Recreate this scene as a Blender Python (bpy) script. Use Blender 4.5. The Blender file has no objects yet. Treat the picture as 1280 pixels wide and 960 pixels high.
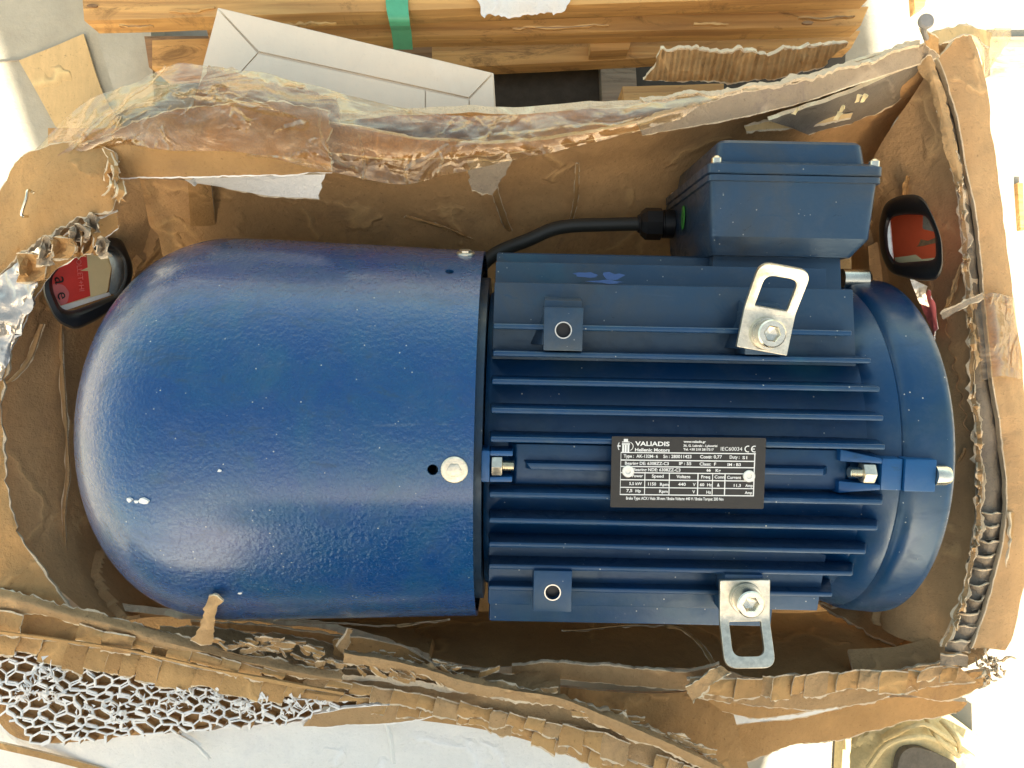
import bpy, bmesh, math, random
from mathutils import Vector, Matrix, noise, Euler
R = math.radians
PI = math.pi
scn = bpy.context.scene
col = scn.collection
rnd = random.Random(7)

# ------------------------------------------------------------ camera, sky, sun, exposure
HC = 0.76                      # camera height above the ground
FPX = 961.5                    # focal length in photo pixels (1280 wide)
cam = bpy.data.objects.new('camera', bpy.data.cameras.new('camera'))
col.objects.link(cam)
cam.location = (0, 0, HC)
cam.rotation_euler = (0, 0, 0)
cam.data.sensor_width = 36.0
cam.data.lens = 36.0 * FPX / 1280
cam.data.clip_start = 0.01
cam.data.clip_end = 400
scn.camera = cam
SUN_EL, SUN_AZ = R(37), R(180)          # azimuth of the sun's position from +Y clockwise
w = bpy.data.worlds.new('World'); scn.world = w; w.use_nodes = True
nt = w.node_tree; nt.nodes.clear()
sky = nt.nodes.new('ShaderNodeTexSky'); sky.sky_type = 'NISHITA'; sky.sun_disc = False
sky.sun_elevation = SUN_EL; sky.sun_rotation = SUN_AZ
sky.air_density = 0.9; sky.dust_density = 2.5; sky.ozone_density = 1.0
tint = nt.nodes.new('ShaderNodeMix'); tint.data_type = 'RGBA'; tint.blend_type = 'MULTIPLY'
tint.inputs['Factor'].default_value = 1.0
tint.inputs['B'].default_value = (1.0, 0.865, 0.60, 1)      # the phone's white balance
bgd = nt.nodes.new('ShaderNodeBackground'); bgd.inputs['Strength'].default_value = 0.15
wo = nt.nodes.new('ShaderNodeOutputWorld')
nt.links.new(sky.outputs[0], tint.inputs['A']); nt.links.new(tint.outputs['Result'], bgd.inputs[0]); nt.links.new(bgd.outputs[0], wo.inputs[0])
sd = Vector((math.sin(SUN_AZ) * math.cos(SUN_EL), math.cos(SUN_AZ) * math.cos(SUN_EL), math.sin(SUN_EL)))
sun = bpy.data.objects.new('sun', bpy.data.lights.new('sun', 'SUN')); col.objects.link(sun)
sun.data.energy = 4.5; sun.data.angle = R(0.6); sun.data.color = (1, 0.93, 0.8)
sun.rotation_euler = sd.to_track_quat('Z', 'Y').to_euler()
vs = scn.view_settings
vs.view_transform = 'Standard'; vs.look = 'None'; vs.gamma = 1; vs.exposure = 2.15
scn.cycles.max_bounces = 8
scn.cycles.transparent_max_bounces = 12

# ------------------------------------------------------------ helpers
def P(px, py, z):
    s = (HC - z) / FPX
    return Vector(((px - 640) * s, (480 - py) * s, z))

MW = {}                                   # world matrices of parents
def mat_of(o): return MW.get(o.name, Matrix.Identity(4))

def tag(o, label=None, cat=None, group=None, kind=None):
    if label: o['label'] = label
    if cat: o['category'] = cat
    if group: o['group'] = group
    if kind: o['kind'] = kind
    return o

def empty(name, loc, rot=(0, 0, 0)):
    o = bpy.data.objects.new(name, None); col.objects.link(o)
    o.location = loc; o.rotation_euler = rot; o.empty_display_size = 0.02
    MW[o.name] = Matrix.LocRotScale(Vector(loc), Euler(rot), None)
    return o

def mk(name, vf, mat, parent=None, smooth=35, world=False, bevel=0, bseg=2, extra=None, idx=None):
    verts, faces = vf
    me = bpy.data.meshes.new(name)
    M = mat_of(parent).inverted() if (parent and world) else Matrix.Identity(4)
    me.from_pydata([tuple(M @ Vector(v)) for v in verts], [], faces)
    me.materials.append(mat)
    for m in (extra or []): me.materials.append(m)
    if idx:
        for p, i in zip(me.polygons, idx): p.material_index = i
    if bevel:
        bm = bmesh.new(); bm.from_mesh(me)
        bmesh.ops.remove_doubles(bm, verts=bm.verts, dist=1e-6)
        es = [e for e in bm.edges if len(e.link_faces) == 2 and e.calc_face_angle(0) > R(25)]
        bmesh.ops.bevel(bm, geom=es, offset=bevel, segments=bseg, affect='EDGES', profile=0.6)
        bm.to_mesh(me); bm.free()
    me.validate()
    if smooth is not None:
        me.shade_smooth(); me.set_sharp_from_angle(angle=R(smooth))
    o = bpy.data.objects.new(name, me); col.objects.link(o)
    if parent:
        o.parent = parent; MW[o.name] = mat_of(parent)
    return o

def join(*vfs):
    V, F = [], []
    for v, f in vfs:
        n = len(V); V += list(v); F += [tuple(i + n for i in q) for q in f]
    return V, F

def box(x0, x1, y0, y1, z0, z1):
    v = [(x, y, z) for z in (z0, z1) for y in (y0, y1) for x in (x0, x1)]
    return v, [(0, 2, 3, 1), (4, 5, 7, 6), (0, 1, 5, 4), (2, 6, 7, 3), (0, 4, 6, 2), (1, 3, 7, 5)]

def hexa(b, t):                             # b, t: four points each, same winding
    v = list(b) + list(t)
    return v, [(3, 2, 1, 0), (4, 5, 6, 7), (0, 1, 5, 4), (1, 2, 6, 5), (2, 3, 7, 6), (3, 0, 4, 7)]

def prism(pts, z0, z1):
    n = len(pts)
    v = [(x, y, z0) for x, y in pts] + [(x, y, z1) for x, y in pts]
    return v, [tuple(range(n))[::-1], tuple(range(n, 2 * n))] + [(i, (i + 1) % n, n + (i + 1) % n, n + i) for i in range(n)]

def lathe(prof, seg=64, axis='x', close=False):   # prof: list of (a along axis, radius)
    V, F = [], []
    for a, r in prof:
        for k in range(seg):
            t = 2 * PI * k / seg
            c, s = math.cos(t) * r, math.sin(t) * r
            V.append((a, c, s) if axis == 'x' else (c, s, a))
    m = len(prof)
    for i in range(m if close else m - 1):
        j = (i + 1) % m
        for k in range(seg):
            q = (i * seg + k, i * seg + (k + 1) % seg, j * seg + (k + 1) % seg, j * seg + k)
            F.append(q if axis != 'x' else q)
    if not close:
        F.append(tuple(range(seg))[::-1]); F.append(tuple((m - 1) * seg + k for k in range(seg)))
    return V, F

def xf(vf, M):
    return [tuple(M @ Vector(v)) for v in vf[0]], vf[1]

def tube(pts, r, seg=10, sub=8):
    pts = [Vector(p) for p in pts]
    C = smoothline(pts, sub * (len(pts) - 1))
    V, F = [], []
    up = Vector((0, 0, 1))
    for i, p in enumerate(C):
        d = (C[min(i + 1, len(C) - 1)] - C[max(i - 1, 0)]).normalized()
        a = d.cross(up)
        if a.length < 0.1: a = d.cross(Vector((0, 1, 0)))
        a.normalize(); b = a.cross(d)
        rr = r(i / (len(C) - 1)) if callable(r) else r
        for k in range(seg):
            t = 2 * PI * k / seg
            V.append(tuple(p + a * math.cos(t) * rr + b * math.sin(t) * rr))
    for i in range(len(C) - 1):
        for k in range(seg):
            F.append((i * seg + k, i * seg + (k + 1) % seg, (i + 1) * seg + (k + 1) % seg, (i + 1) * seg + k))
    F.append(tuple(range(seg))[::-1]); F.append(tuple((len(C) - 1) * seg + k for k in range(seg)))
    return V, F

def catmull(p0, p1, p2, p3, t):
    return 0.5 * ((2 * p1) + (p2 - p0) * t + (2 * p0 - 5 * p1 + 4 * p2 - p3) * t * t + (3 * p1 - p0 - 3 * p2 + p3) * t ** 3)

def smoothline(pts, n, lin=False):
    pts = [Vector(p) for p in pts]
    if len(pts) == 2 or lin:
        dense = pts
    else:
        dense = []
        for i in range(len(pts) - 1):
            a = pts[i - 1] if i else pts[0] * 2 - pts[1]
            d = pts[i + 2] if i + 2 < len(pts) else pts[-1] * 2 - pts[-2]
            for k in range(12): dense.append(catmull(a, pts[i], pts[i + 1], d, k / 12))
        dense.append(pts[-1])
    L = [0]
    for a, b in zip(dense, dense[1:]): L.append(L[-1] + (b - a).length)
    out, j = [], 0
    for k in range(n + 1):
        s = L[-1] * k / n
        while j < len(L) - 2 and L[j + 1] < s: j += 1
        d = L[j + 1] - L[j]
        out.append(dense[j].lerp(dense[j + 1], (s - L[j]) / d if d > 1e-9 else 0))
    return out

def fn(p, sc, seed=0, oct=3):
    return noise.fractal(Vector(p) * sc + Vector((seed * 13.7, seed * 7.1, seed * 3.3)), 1.0, 2.1, oct)

def sheet_vf(rows, nu, nv, th=0.003, rag=(0, 0, 0, 0), crum=0.0, cs=18, seed=1, lin=False, fine=0.0, rf=1.0, lips=.0009):
    """rows of (px,py,z): a board spanning them. rag = first row, last row, left, right raggedness in metres."""
    cols = [smoothline([P(*p) if len(p) == 3 else p[0] for p in r], nu, lin) for r in rows]
    G = []
    for u in range(nu + 1):
        c = [r[u] for r in cols]
        if len(c) == 2: G.append([c[0].lerp(c[1], v / nv) for v in range(nv + 1)])
        else: G.append(smoothline(c, nv))
    lip = [bool(rag[0]) and lips, bool(rag[1]) and lips]
    if lip[0]:
        for c in G:
            d = c[1] - c[0]; c.insert(1, c[0] + d.normalized() * min(lips, d.length * .5) if d.length > 1e-9 else c[0].copy())
    if lip[1]:
        for c in G:
            d = c[-2] - c[-1]; c.insert(len(c) - 1, c[-1] + d.normalized() * min(lips, d.length * .5) if d.length > 1e-9 else c[-1].copy())
    nv = len(G[0]) - 1
    def N(u, v):
        a = G[min(u + 1, nu)][v] - G[max(u - 1, 0)][v]; b = G[u][min(v + 1, nv)] - G[u][max(v - 1, 0)]
        n = a.cross(b)
        n = n.normalized() if n.length > 1e-12 else Vector((0, 0, 1))
        return -n if n.z < 0 else n
    # raggedness, pulled along the sheet
    H = [[p.copy() for p in c] for c in G]
    for u in range(nu + 1):
        for v in range(nv + 1):
            p = G[u][v]
            dv = (G[u][nv] - G[u][0]).normalized(); du = (G[nu][v] - G[0][v])
            du = du.normalized() if du.length > 1e-9 else Vector((1, 0, 0))
            k0 = max(0, 1 - v / max(1.5, nv * .25)); k1 = max(0, 1 - (nv - v) / max(1.5, nv * .25))
            k2 = max(0, 1 - u / 2.5); k3 = max(0, 1 - (nu - u) / 2.5)
            e = fn(p, 55 * rf, seed, 4) + 0.6 * fn(p, 260 * rf, seed + 3, 2)
            H[u][v] += dv * (e * (rag[0] * k0 + rag[1] * k1)) + du * (e * (rag[2] * k2 + rag[3] * k3))
    top, bot = [], []
    for u in range(nu + 1):
        for v in range(nv + 1):
            n = N(u, v); p = H[u][v]
            d = crum * fn(p, cs, seed, 4)
            if (lip[0] and v == 0) or (lip[1] and v == nv): d += .0009 * fn(p, 180, seed + 4, 2)
            if fine: d += fine * abs(fn(p, cs * 5, seed + 9, 2))
            q = p + n * d
            top.append(tuple(q)); bot.append(tuple(q - n * th))
    V = top + bot; T = len(top); F = []; I = []
    ix = lambda u, v: u * (nv + 1) + v
    flip = (cols[0][-1] - cols[0][0]).cross(G[0][nv] - G[0][0]).z < 0
    def add(q, m):
        F.append(q[::-1] if flip else q); I.append(m)
    for u in range(nu):
        for v in range(nv):
            add((ix(u, v), ix(u + 1, v), ix(u + 1, v + 1), ix(u, v + 1)), 1 if (lip[0] and v == 0) or (lip[1] and v == nv - 1) else 0)
            add((T + ix(u, v + 1), T + ix(u + 1, v + 1), T + ix(u + 1, v), T + ix(u, v)), 0)
    for u in range(nu):
        add((ix(u, 0), T + ix(u, 0), T + ix(u + 1, 0), ix(u + 1, 0)), 1)
        add((ix(u + 1, nv), T + ix(u + 1, nv), T + ix(u, nv), ix(u, nv)), 1)
    for v in range(nv):
        add((ix(0, v + 1), T + ix(0, v + 1), T + ix(0, v), ix(0, v)), 1)
        add((ix(nu, v), T + ix(nu, v), T + ix(nu, v + 1), ix(nu, v + 1)), 1)
    return (V, F), I

def sheet(name, rows, nu, nv, mat, parent=None, edge=None, smooth=50, **k):
    vf, I = sheet_vf(rows, nu, nv, **k)
    return mk(name, vf, mat, parent, smooth=smooth, world=True, extra=[edge or M_['edge']], idx=I)

def plate2d(outer, holes, th, bev=0.0):
    """filled outline with holes, thickness th (z -th..0) as verts, faces"""
    cu = bpy.data.curves.new('tmp', 'CURVE'); cu.dimensions = '2D'; cu.fill_mode = 'BOTH'
    for loop in [outer] + holes:
        sp = cu.splines.new('POLY'); sp.points.add(len(loop) - 1)
        for q, (x, y) in zip(sp.points, loop): q.co = (x, y, 0, 1)
        sp.use_cyclic_u = True
    cu.extrude = th / 2 - bev; cu.bevel_depth = bev; cu.bevel_resolution = 2; cu.offset = -bev
    o = bpy.data.objects.new('tmp', cu); col.objects.link(o)
    me = bpy.data.meshes.new_from_object(o.evaluated_get(bpy.context.evaluated_depsgraph_get()))
    V = [(v.co.x, v.co.y, v.co.z - th / 2) for v in me.vertices]; F = [tuple(p.vertices) for p in me.polygons]
    bpy.data.objects.remove(o); bpy.data.curves.remove(cu); bpy.data.meshes.remove(me)
    return V, F

def rounded(pts, r, n=5):
    """round the corners of a polygon"""
    out = []; m = len(pts)
    for i in range(m):
        p = Vector(pts[i]); a = (Vector(pts[i - 1]) - p); b = (Vector(pts[(i + 1) % m]) - p)
        rr = min(r if not isinstance(r, (list, tuple)) else r[i], a.length * .49, b.length * .49)
        A = p + a.normalized() * rr; B = p + b.normalized() * rr
        for k in range(n + 1):
            t = k / n
            out.append(tuple((1 - t) ** 2 * A + 2 * t * (1 - t) * p + t * t * B))
    return out

def text_vf(s, size, x, y, z=0, bold=0.0, sx=1.0, align='LEFT'):
    cu = bpy.data.curves.new('tmp', 'FONT'); cu.body = s; cu.size = size; cu.offset = bold; cu.align_x = align
    cu.resolution_u = 3
    o = bpy.data.objects.new('tmp', cu); col.objects.link(o)
    bpy.context.view_layer.update()
    me = bpy.data.meshes.new_from_object(o.evaluated_get(bpy.context.evaluated_depsgraph_get()))
    V = [(v.co.x * sx + x, v.co.y + y, v.co.z + z) for v in me.vertices]; F = [tuple(p.vertices) for p in me.polygons]
    bpy.data.objects.remove(o); bpy.data.curves.remove(cu); bpy.data.meshes.remove(me)
    return V, F

def cut(o, cutters):
    for vf in cutters:
        me = bpy.data.meshes.new('cut'); me.from_pydata(vf[0], [], vf[1])
        bm = bmesh.new(); bm.from_mesh(me); bmesh.ops.recalc_face_normals(bm, faces=bm.faces); bm.to_mesh(me); bm.free()
        c = bpy.data.objects.new('cut', me); col.objects.link(c)
        c.matrix_world = mat_of(o)
        md = o.modifiers.new('b', 'BOOLEAN'); md.object = c; md.operation = 'DIFFERENCE'; md.solver = 'EXACT'
        bpy.context.view_layer.update()
        nm = bpy.data.meshes.new_from_object(o.evaluated_get(bpy.context.evaluated_depsgraph_get()))
        o.modifiers.clear(); o.data = nm
        bpy.data.objects.remove(c)
    o.data.shade_smooth(); o.data.set_sharp_from_angle(angle=R(35))
    return o

# ------------------------------------------------------------ materials
M_ = {}
def newmat(name):
    m = bpy.data.materials.new(name); m.use_nodes = True
    n = m.node_tree.nodes; b = n['Principled BSDF']
    M_[name] = m
    return m, n, m.node_tree.links, b

def nz(n, l, scale, det=4, rough=0.6, stretch=None, dist=0.0):
    tc = n.new('ShaderNodeTexCoord'); t = n.new('ShaderNodeTexNoise')
    t.inputs['Scale'].default_value = scale; t.inputs['Detail'].default_value = det
    t.inputs['Roughness'].default_value = rough; t.inputs['Distortion'].default_value = dist
    if stretch:
        mp = n.new('ShaderNodeMapping'); mp.inputs['Scale'].default_value = stretch
        l.new(tc.outputs['Object'], mp.inputs[0]); l.new(mp.outputs[0], t.inputs[0])
    else: l.new(tc.outputs['Object'], t.inputs[0])
    return t.outputs['Fac']

def ramp(n, l, src, stops):
    r = n.new('ShaderNodeValToRGB'); l.new(src, r.inputs[0])
    e = r.color_ramp.elements
    while len(e) < len(stops): e.new(0.5)
    for q, (p, c) in zip(e, stops):
        q.position = p; q.color = (c, c, c, 1) if not isinstance(c, (tuple, list)) else (*c, 1)
    return r.outputs[0]

def mixc(n, l, fac, a, b, mode='MIX'):
    m = n.new('ShaderNodeMix'); m.data_type = 'RGBA'; m.blend_type = mode
    for s, v in (('Factor', fac), ('A', a), ('B', b)):
        if hasattr(v, 'is_output'): l.new(v, m.inputs[s])
        else: m.inputs[s].default_value = v if s == 'Factor' else (*v, 1)
    return m.outputs['Result']

def bump(n, l, b, items):
    last = None
    for src, st, d in items:
        q = n.new('ShaderNodeBump'); q.inputs['Strength'].default_value = st; q.inputs['Distance'].default_value = d
        l.new(src, q.inputs['Height'])
        if last: l.new(last, q.inputs['Normal'])
        last = q.outputs[0]
    l.new(last, b.inputs['Normal'])

def crease(n, l, sc):
    tc = n.new('ShaderNodeTexCoord'); ns = n.new('ShaderNodeTexNoise'); ns.inputs['Scale'].default_value = 9; ns.inputs['Detail'].default_value = 4
    l.new(tc.outputs['Object'], ns.inputs[0])
    va = n.new('ShaderNodeVectorMath'); va.operation = 'MULTIPLY_ADD'; va.inputs[1].default_value = (.16, .16, .16)
    l.new(ns.outputs['Color'], va.inputs[0]); l.new(tc.outputs['Object'], va.inputs[2])
    vo = n.new('ShaderNodeTexVoronoi'); vo.feature = 'DISTANCE_TO_EDGE'; vo.inputs['Scale'].default_value = sc
    l.new(va.outputs[0], vo.inputs[0])
    m2 = n.new('ShaderNodeMath'); m2.operation = 'ADD'     # break the creases up
    l.new(vo.outputs['Distance'], m2.inputs[0]); l.new(ramp(n, l, nz(n, l, 16, 3), [(0.45, 0), (0.6, 0.3)]), m2.inputs[1])
    return m2.outputs[0]
def kraft(name, c, dark=0.7, bmp=0.5, ribs=None, stain=0.5, rough=0.9, rs=.12, fs=.5, crs=11, cst=1.0):
    m, n, l, b = newmat(name)
    big = nz(n, l, 9, 5, 0.65); fib = nz(n, l, 170, 5, 0.75, (1, 0.25, 1)); sp = nz(n, l, 420, 3, 0.65)
    cre = crease(n, l, crs)
    base = mixc(n, l, ramp(n, l, big, [(0.35, 0), (0.65, 1)]), tuple(x * dark for x in c), c)
    base = mixc(n, l, ramp(n, l, fib, [(0.3, fs), (0.7, 0)]), base, tuple(x * 0.62 for x in c))
    base = mixc(n, l, ramp(n, l, sp, [(0.62, 0), (0.72, fs * 1.2)]), base, tuple(x * 0.35 for x in c))
    st = nz(n, l, 26, 6, 0.75, dist=1.0)
    base = mixc(n, l, ramp(n, l, st, [(0.56, 0), (0.7, stain)]), base, tuple(x * 0.5 for x in (c[0], c[1], c[2] * 1.2)))
    base = mixc(n, l, ramp(n, l, cre, [(0.0, 0.35 * cst), (0.05, 0)]), base, tuple(min(x * 1.5, .9) for x in c))
    l.new(base, b.inputs['Base Color']); b.inputs['Roughness'].default_value = rough
    b.inputs['Specular IOR Level'].default_value = 0.25
    it = [(nz(n, l, 60, 6, 0.75), bmp, 0.003), (sp, bmp * .8, 0.0007), (ramp(n, l, cre, [(0.0, 1), (0.10, 0)]), .55 * cst, 0.0022)]
    if ribs:
        tc = n.new('ShaderNodeTexCoord'); wv = n.new('ShaderNodeTexWave'); wv.bands_direction = ribs
        wv.inputs['Scale'].default_value = 42; wv.inputs['Distortion'].default_value = 1.2; wv.inputs['Detail Scale'].default_value = 0.6
        l.new(tc.outputs['Object'], wv.inputs[0]); it.append((wv.outputs['Fac'], rs, 0.0006 if rs < .5 else .003))
    bump(n, l, b, it)
    return m
kraft('kraft', (0.55, 0.32, 0.13), bmp=.8, dark=.66)
kraft('kraft_wall', (0.64, 0.38, 0.17), ribs='X', stain=0.5, bmp=.7)
kraft('kraft_side', (0.63, 0.385, 0.185), ribs='Y', stain=0.4, bmp=.7)
kraft('kraft_grey', (0.44, 0.35, 0.25), ribs='Y', stain=0.6, bmp=.9)
kraft('kraft_torn', (0.52, 0.33, 0.16), bmp=1.0, dark=0.75)
kraft('flute', (0.55, 0.33, 0.135), bmp=0.7, dark=0.72)
kraft('fibre', (0.30, 0.25, 0.19), bmp=1.0, dark=0.6)
kraft('edge', (0.80, 0.64, 0.44), bmp=1.0, dark=0.8, stain=0.2)
kraft('corr', (0.60, 0.38, 0.17), ribs='X', bmp=0.8, rs=.9)
kraft('white_lip', (0.90, 0.86, 0.80), fs=.08, bmp=0.5, dark=0.93, stain=0.1)
kraft('white_board', (0.86, 0.83, 0.77), fs=.12, bmp=0.7, dark=0.9, stain=0.15)
kraft('white_carton', (0.82, 0.71, 0.56), fs=.08, cst=.25, crs=6, bmp=0.12, dark=0.93, stain=0.08)
kraft('sheet_card', (0.72, 0.50, 0.24), bmp=0.2, dark=0.9, stain=0.1)

def wood(name, c, d, ang=0.0):
    m, n, l, b = newmat(name)
    tc = n.new('ShaderNodeTexCoord'); mp = n.new('ShaderNodeMapping'); mp.inputs['Scale'].default_value = (3, 60, 60); mp.inputs['Rotation'].default_value = (0, 0, ang)
    l.new(tc.outputs['Object'], mp.inputs[0])
    t = n.new('ShaderNodeTexNoise'); t.inputs['Scale'].default_value = 2.2; t.inputs['Detail'].default_value = 6; t.inputs['Distortion'].default_value = 0.8
    l.new(mp.outputs[0], t.inputs[0])
    base = mixc(n, l, ramp(n, l, t.outputs['Fac'], [(0.3, 0), (0.62, 1)]), d, c)
    st = nz(n, l, 14, 6, 0.8, (1, 3, 1), 1.0)
    base = mixc(n, l, ramp(n, l, st, [(0.54, 0), (0.66, 0.7)]), base, tuple(x * 0.4 for x in d))
    l.new(base, b.inputs['Base Color']); b.inputs['Roughness'].default_value = 0.75
    bump(n, l, b, [(t.outputs['Fac'], 0.6, 0.002), (nz(n, l, 300, 3), 0.3, 0.0005)])
wood('wood', (0.66, 0.38, 0.13), (0.42, 0.22, 0.075), R(-4))
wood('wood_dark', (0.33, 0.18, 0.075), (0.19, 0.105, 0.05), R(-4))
wood('wood_grey', (0.40, 0.33, 0.24), (0.26, 0.21, 0.15), R(80))

def paint(name, c, c2, rough, peel, specks=0.7, coat=0.4):
    m, n, l, b = newmat(name)
    big = nz(n, l, 14, 5, 0.7, dist=0.6)
    base = mixc(n, l, ramp(n, l, big, [(0.42, 0), (0.68, 1)]), c, c2)
    dust = nz(n, l, 40, 7, 0.8)
    base = mixc(n, l, ramp(n, l, dust, [(0.5, 0), (0.75, 0.10)]), base, (0.20, 0.20, 0.20))
    smu = nz(n, l, 26, 9, 0.75, (1, 1.6, 1), 2.0)
    base = mixc(n, l, ramp(n, l, smu, [(0.57, 0), (0.66, 0.55)]), base, (0.010, 0.040, 0.085))
    teal = nz(n, l, 11, 4, 0.6, dist=0.5)
    base = mixc(n, l, ramp(n, l, teal, [(0.60, 0), (0.72, 0.5)]), base, (0.012, 0.085, 0.13))
    scr = nz(n, l, 60, 3, 0.6, (0.12, 1.6, 1.6), 0.3)
    base = mixc(n, l, ramp(n, l, scr, [(0.70, 0), (0.73, 0.25)]), base, (0.10, 0.14, 0.20))
    # tiny pale paint specks
    tc = n.new('ShaderNodeTexCoord'); vo = n.new('ShaderNodeTexVoronoi'); vo.inputs['Scale'].default_value = 170
    l.new(tc.outputs['Object'], vo.inputs[0])
    s1 = ramp(n, l, vo.outputs['Distance'], [(0.05, 1), (0.09, 0)])
    s2 = ramp(n, l, nz(n, l, 38, 2), [(0.49, 0), (0.52, specks)])
    mm = n.new('ShaderNodeMath'); mm.operation = 'MULTIPLY'; l.new(s1, mm.inputs[0]); l.new(s2, mm.inputs[1])
    base = mixc(n, l, mm.outputs[0], base, (0.5, 0.5, 0.45))
    l.new(base, b.inputs['Base Color'])
    rr = ramp(n, l, smu, [(0.3, rough * 0.75), (0.5, rough), (0.66, rough * 1.9)])
    l.new(rr, b.inputs['Roughness'])
    b.inputs['Specular Tint'].default_value = (0.55, 0.80, 1.0, 1)
    b.inputs['Coat Weight'].default_value = coat * .6; b.inputs['Coat Roughness'].default_value = rough * 0.7
    bump(n, l, b, [(nz(n, l, 400, 2, 0.5), peel, 0.0006), (nz(n, l, 70, 3, 0.5), peel * 0.5, 0.001)])
paint('blue_cowl', (0.0012, 0.044, 0.165), (0.005, 0.066, 0.155), 0.28, 1.5, 0.8, 1.3)
paint('blue_frame', (0.0015, 0.034, 0.104), (0.013, 0.042, 0.080), 0.36, 0.15, 0.9, 0.6)
paint('blue_box', (0.018, 0.042, 0.080), (0.040, 0.047, 0.056), 0.34, 0.18, 0.5, 0.4)
paint('blue_lug', (0.005, 0.065, 0.20), (0.007, 0.07, 0.19), 0.32, 0.1, 0.3, 0.6)

def simple(name, c, rough=0.5, metal=0.0, bmp=0.0, bs=200, var=0.0, bd=0.0005):
    m, n, l, b = newmat(name)
    b.inputs['Roughness'].default_value = rough; b.inputs['Metallic'].default_value = metal
    if var:
        base = mixc(n, l, ramp(n, l, nz(n, l, bs * 0.5, 5, 0.7), [(0.35, 0), (0.65, 1)]), tuple(x * (1 - var) for x in c), c)
        l.new(base, b.inputs['Base Color'])
    else: b.inputs['Base Color'].default_value = (*c, 1)
    if bmp: bump(n, l, b, [(nz(n, l, bs, 4, 0.6), bmp, bd)])
    return m
simple('zinc', (0.78, 0.72, 0.58), 0.34, 0.9, 0.35, 500, 0.3)
simple('steel', (0.80, 0.74, 0.60), 0.24, 1.0, 0.15, 400, 0.2)
simple('nail', (0.30, 0.28, 0.26), 0.6, 0.3, 0.3, 300, 0.2)
simple('rivet', (0.85, 0.82, 0.74), 0.35, 0.3, 0.1, 400, 0.1)
simple('bare', (0.75, 0.72, 0.65), 0.3, 1.0, 0.2, 600, 0.2)
simple('black_plastic', (0.010, 0.010, 0.011), 0.42, 0, 0.2, 300)
simple('rubber', (0.035, 0.035, 0.03), 0.5, 0, 0.2, 500)
simple('plate_black', (0.020, 0.017, 0.014), 0.5, 0, 0.1, 700, 0.2)
simple('ink', (0.80, 0.78, 0.74), 0.5)
simple('black_ink', (0.02, 0.02, 0.02), 0.7)
simple('red', (0.80, 0.05, 0.035), 0.5, 0, 0.2, 80, 0.12)
simple('pink', (0.75, 0.18, 0.17), 0.5)
simple('cream', (0.82, 0.66, 0.36), 0.6, 0, 0.2, 60, 0.08)
simple('orange_red', (0.85, 0.12, 0.04), 0.5, 0, 0.2, 80, 0.1)
simple('green_mark', (0.05, 0.30, 0.04), 0.5)
simple('blue_mark', (0.010, 0.05, 0.165), 0.5)
simple('strap_green', (0.10, 0.42, 0.23), 0.4, 0, 0.2, 300, 0.1)
simple('cloth_yellow', (0.72, 0.58, 0.30), 0.85, 0, 0.6, 500, 0.2)
simple('cloth_grey', (0.15, 0.13, 0.10), 0.9, 0, 0.6, 500, 0.3)
simple('gap_shade_brown', (0.085, 0.07, 0.05), 0.85, 0, 0.5, 200, 0.3)  # shade of the gap under the pallet, put into a colour
simple('blocker_dark', (0.03, 0.03, 0.035), 0.8)
simple('foil', (0.62, 0.58, 0.52), 0.16, 0.55, 0.6, 60, 0.3, 0.003)
m, n, l, b = newmat('concrete')
base = mixc(n, l, ramp(n, l, nz(n, l, 7, 8, 0.7), [(0.3, 0), (0.7, 1)]), (0.32, 0.29, 0.22), (0.50, 0.46, 0.36))
l.new(base, b.inputs['Base Color']); b.inputs['Roughness'].default_value = 0.9
bump(n, l, b, [(nz(n, l, 40, 7, 0.7), 0.5, 0.004)])
m, n, l, b = newmat('tape')
out = n['Material Output']
tr = n.new('ShaderNodeBsdfTransparent'); tr.inputs[0].default_value = (0.90, 0.82, 0.68, 1)
gl0 = n.new('ShaderNodeBsdfGlossy'); gl0.inputs['Roughness'].default_value = 0.10; gl0.inputs[0].default_value = (1, 1, 1, 1)
df = n.new('ShaderNodeBsdfDiffuse'); df.inputs[0].default_value = (0.70, 0.55, 0.36, 1)
lw = n.new('ShaderNodeLayerWeight'); lw.inputs['Blend'].default_value = 0.30
fr = n.new('ShaderNodeMath'); fr.operation = 'MULTIPLY_ADD'; fr.inputs[1].default_value = 0.24; fr.inputs[2].default_value = 0.035; l.new(lw.outputs['Facing'], fr.inputs[0])
bump(n, l, b, [(nz(n, l, 22, 3, 0.5, (1, 2.2, 1), 1.2), 0.45, 0.004), (ramp(n, l, crease(n, l, 20), [(0.0, 1), (0.08, 0)]), 0.8, 0.002), (ramp(n, l, crease(n, l, 46), [(0.0, 1), (0.10, 0)]), 0.4, 0.001), (nz(n, l, 200, 2, 0.5), 0.2, 0.0006)])
nrm = b.inputs['Normal'].links[0].from_socket
l.new(nrm, gl0.inputs['Normal']); l.new(nrm, lw.inputs['Normal']); l.new(nrm, df.inputs['Normal'])
m1 = n.new('ShaderNodeMixShader'); l.new(ramp(n, l, nz(n, l, 30, 6, 0.7, dist=1.5), [(0.40, 0.01), (0.75, 0.15)]), m1.inputs[0])
l.new(tr.outputs[0], m1.inputs[1]); l.new(df.outputs[0], m1.inputs[2])
m2 = n.new('ShaderNodeMixShader'); l.new(fr.outputs[0], m2.inputs[0]); l.new(m1.outputs[0], m2.inputs[1]); l.new(gl0.outputs[0], m2.inputs[2])
l.new(m2.outputs[0], out.inputs[0])

# ------------------------------------------------------------ setting
g = mk('ground', ([(-60, -60, 0), (60, -60, 0), (60, 60, 0), (-60, 60, 0)], [(0, 1, 2, 3)]), M_['concrete'], smooth=None)
tag(g, kind='structure')

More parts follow.
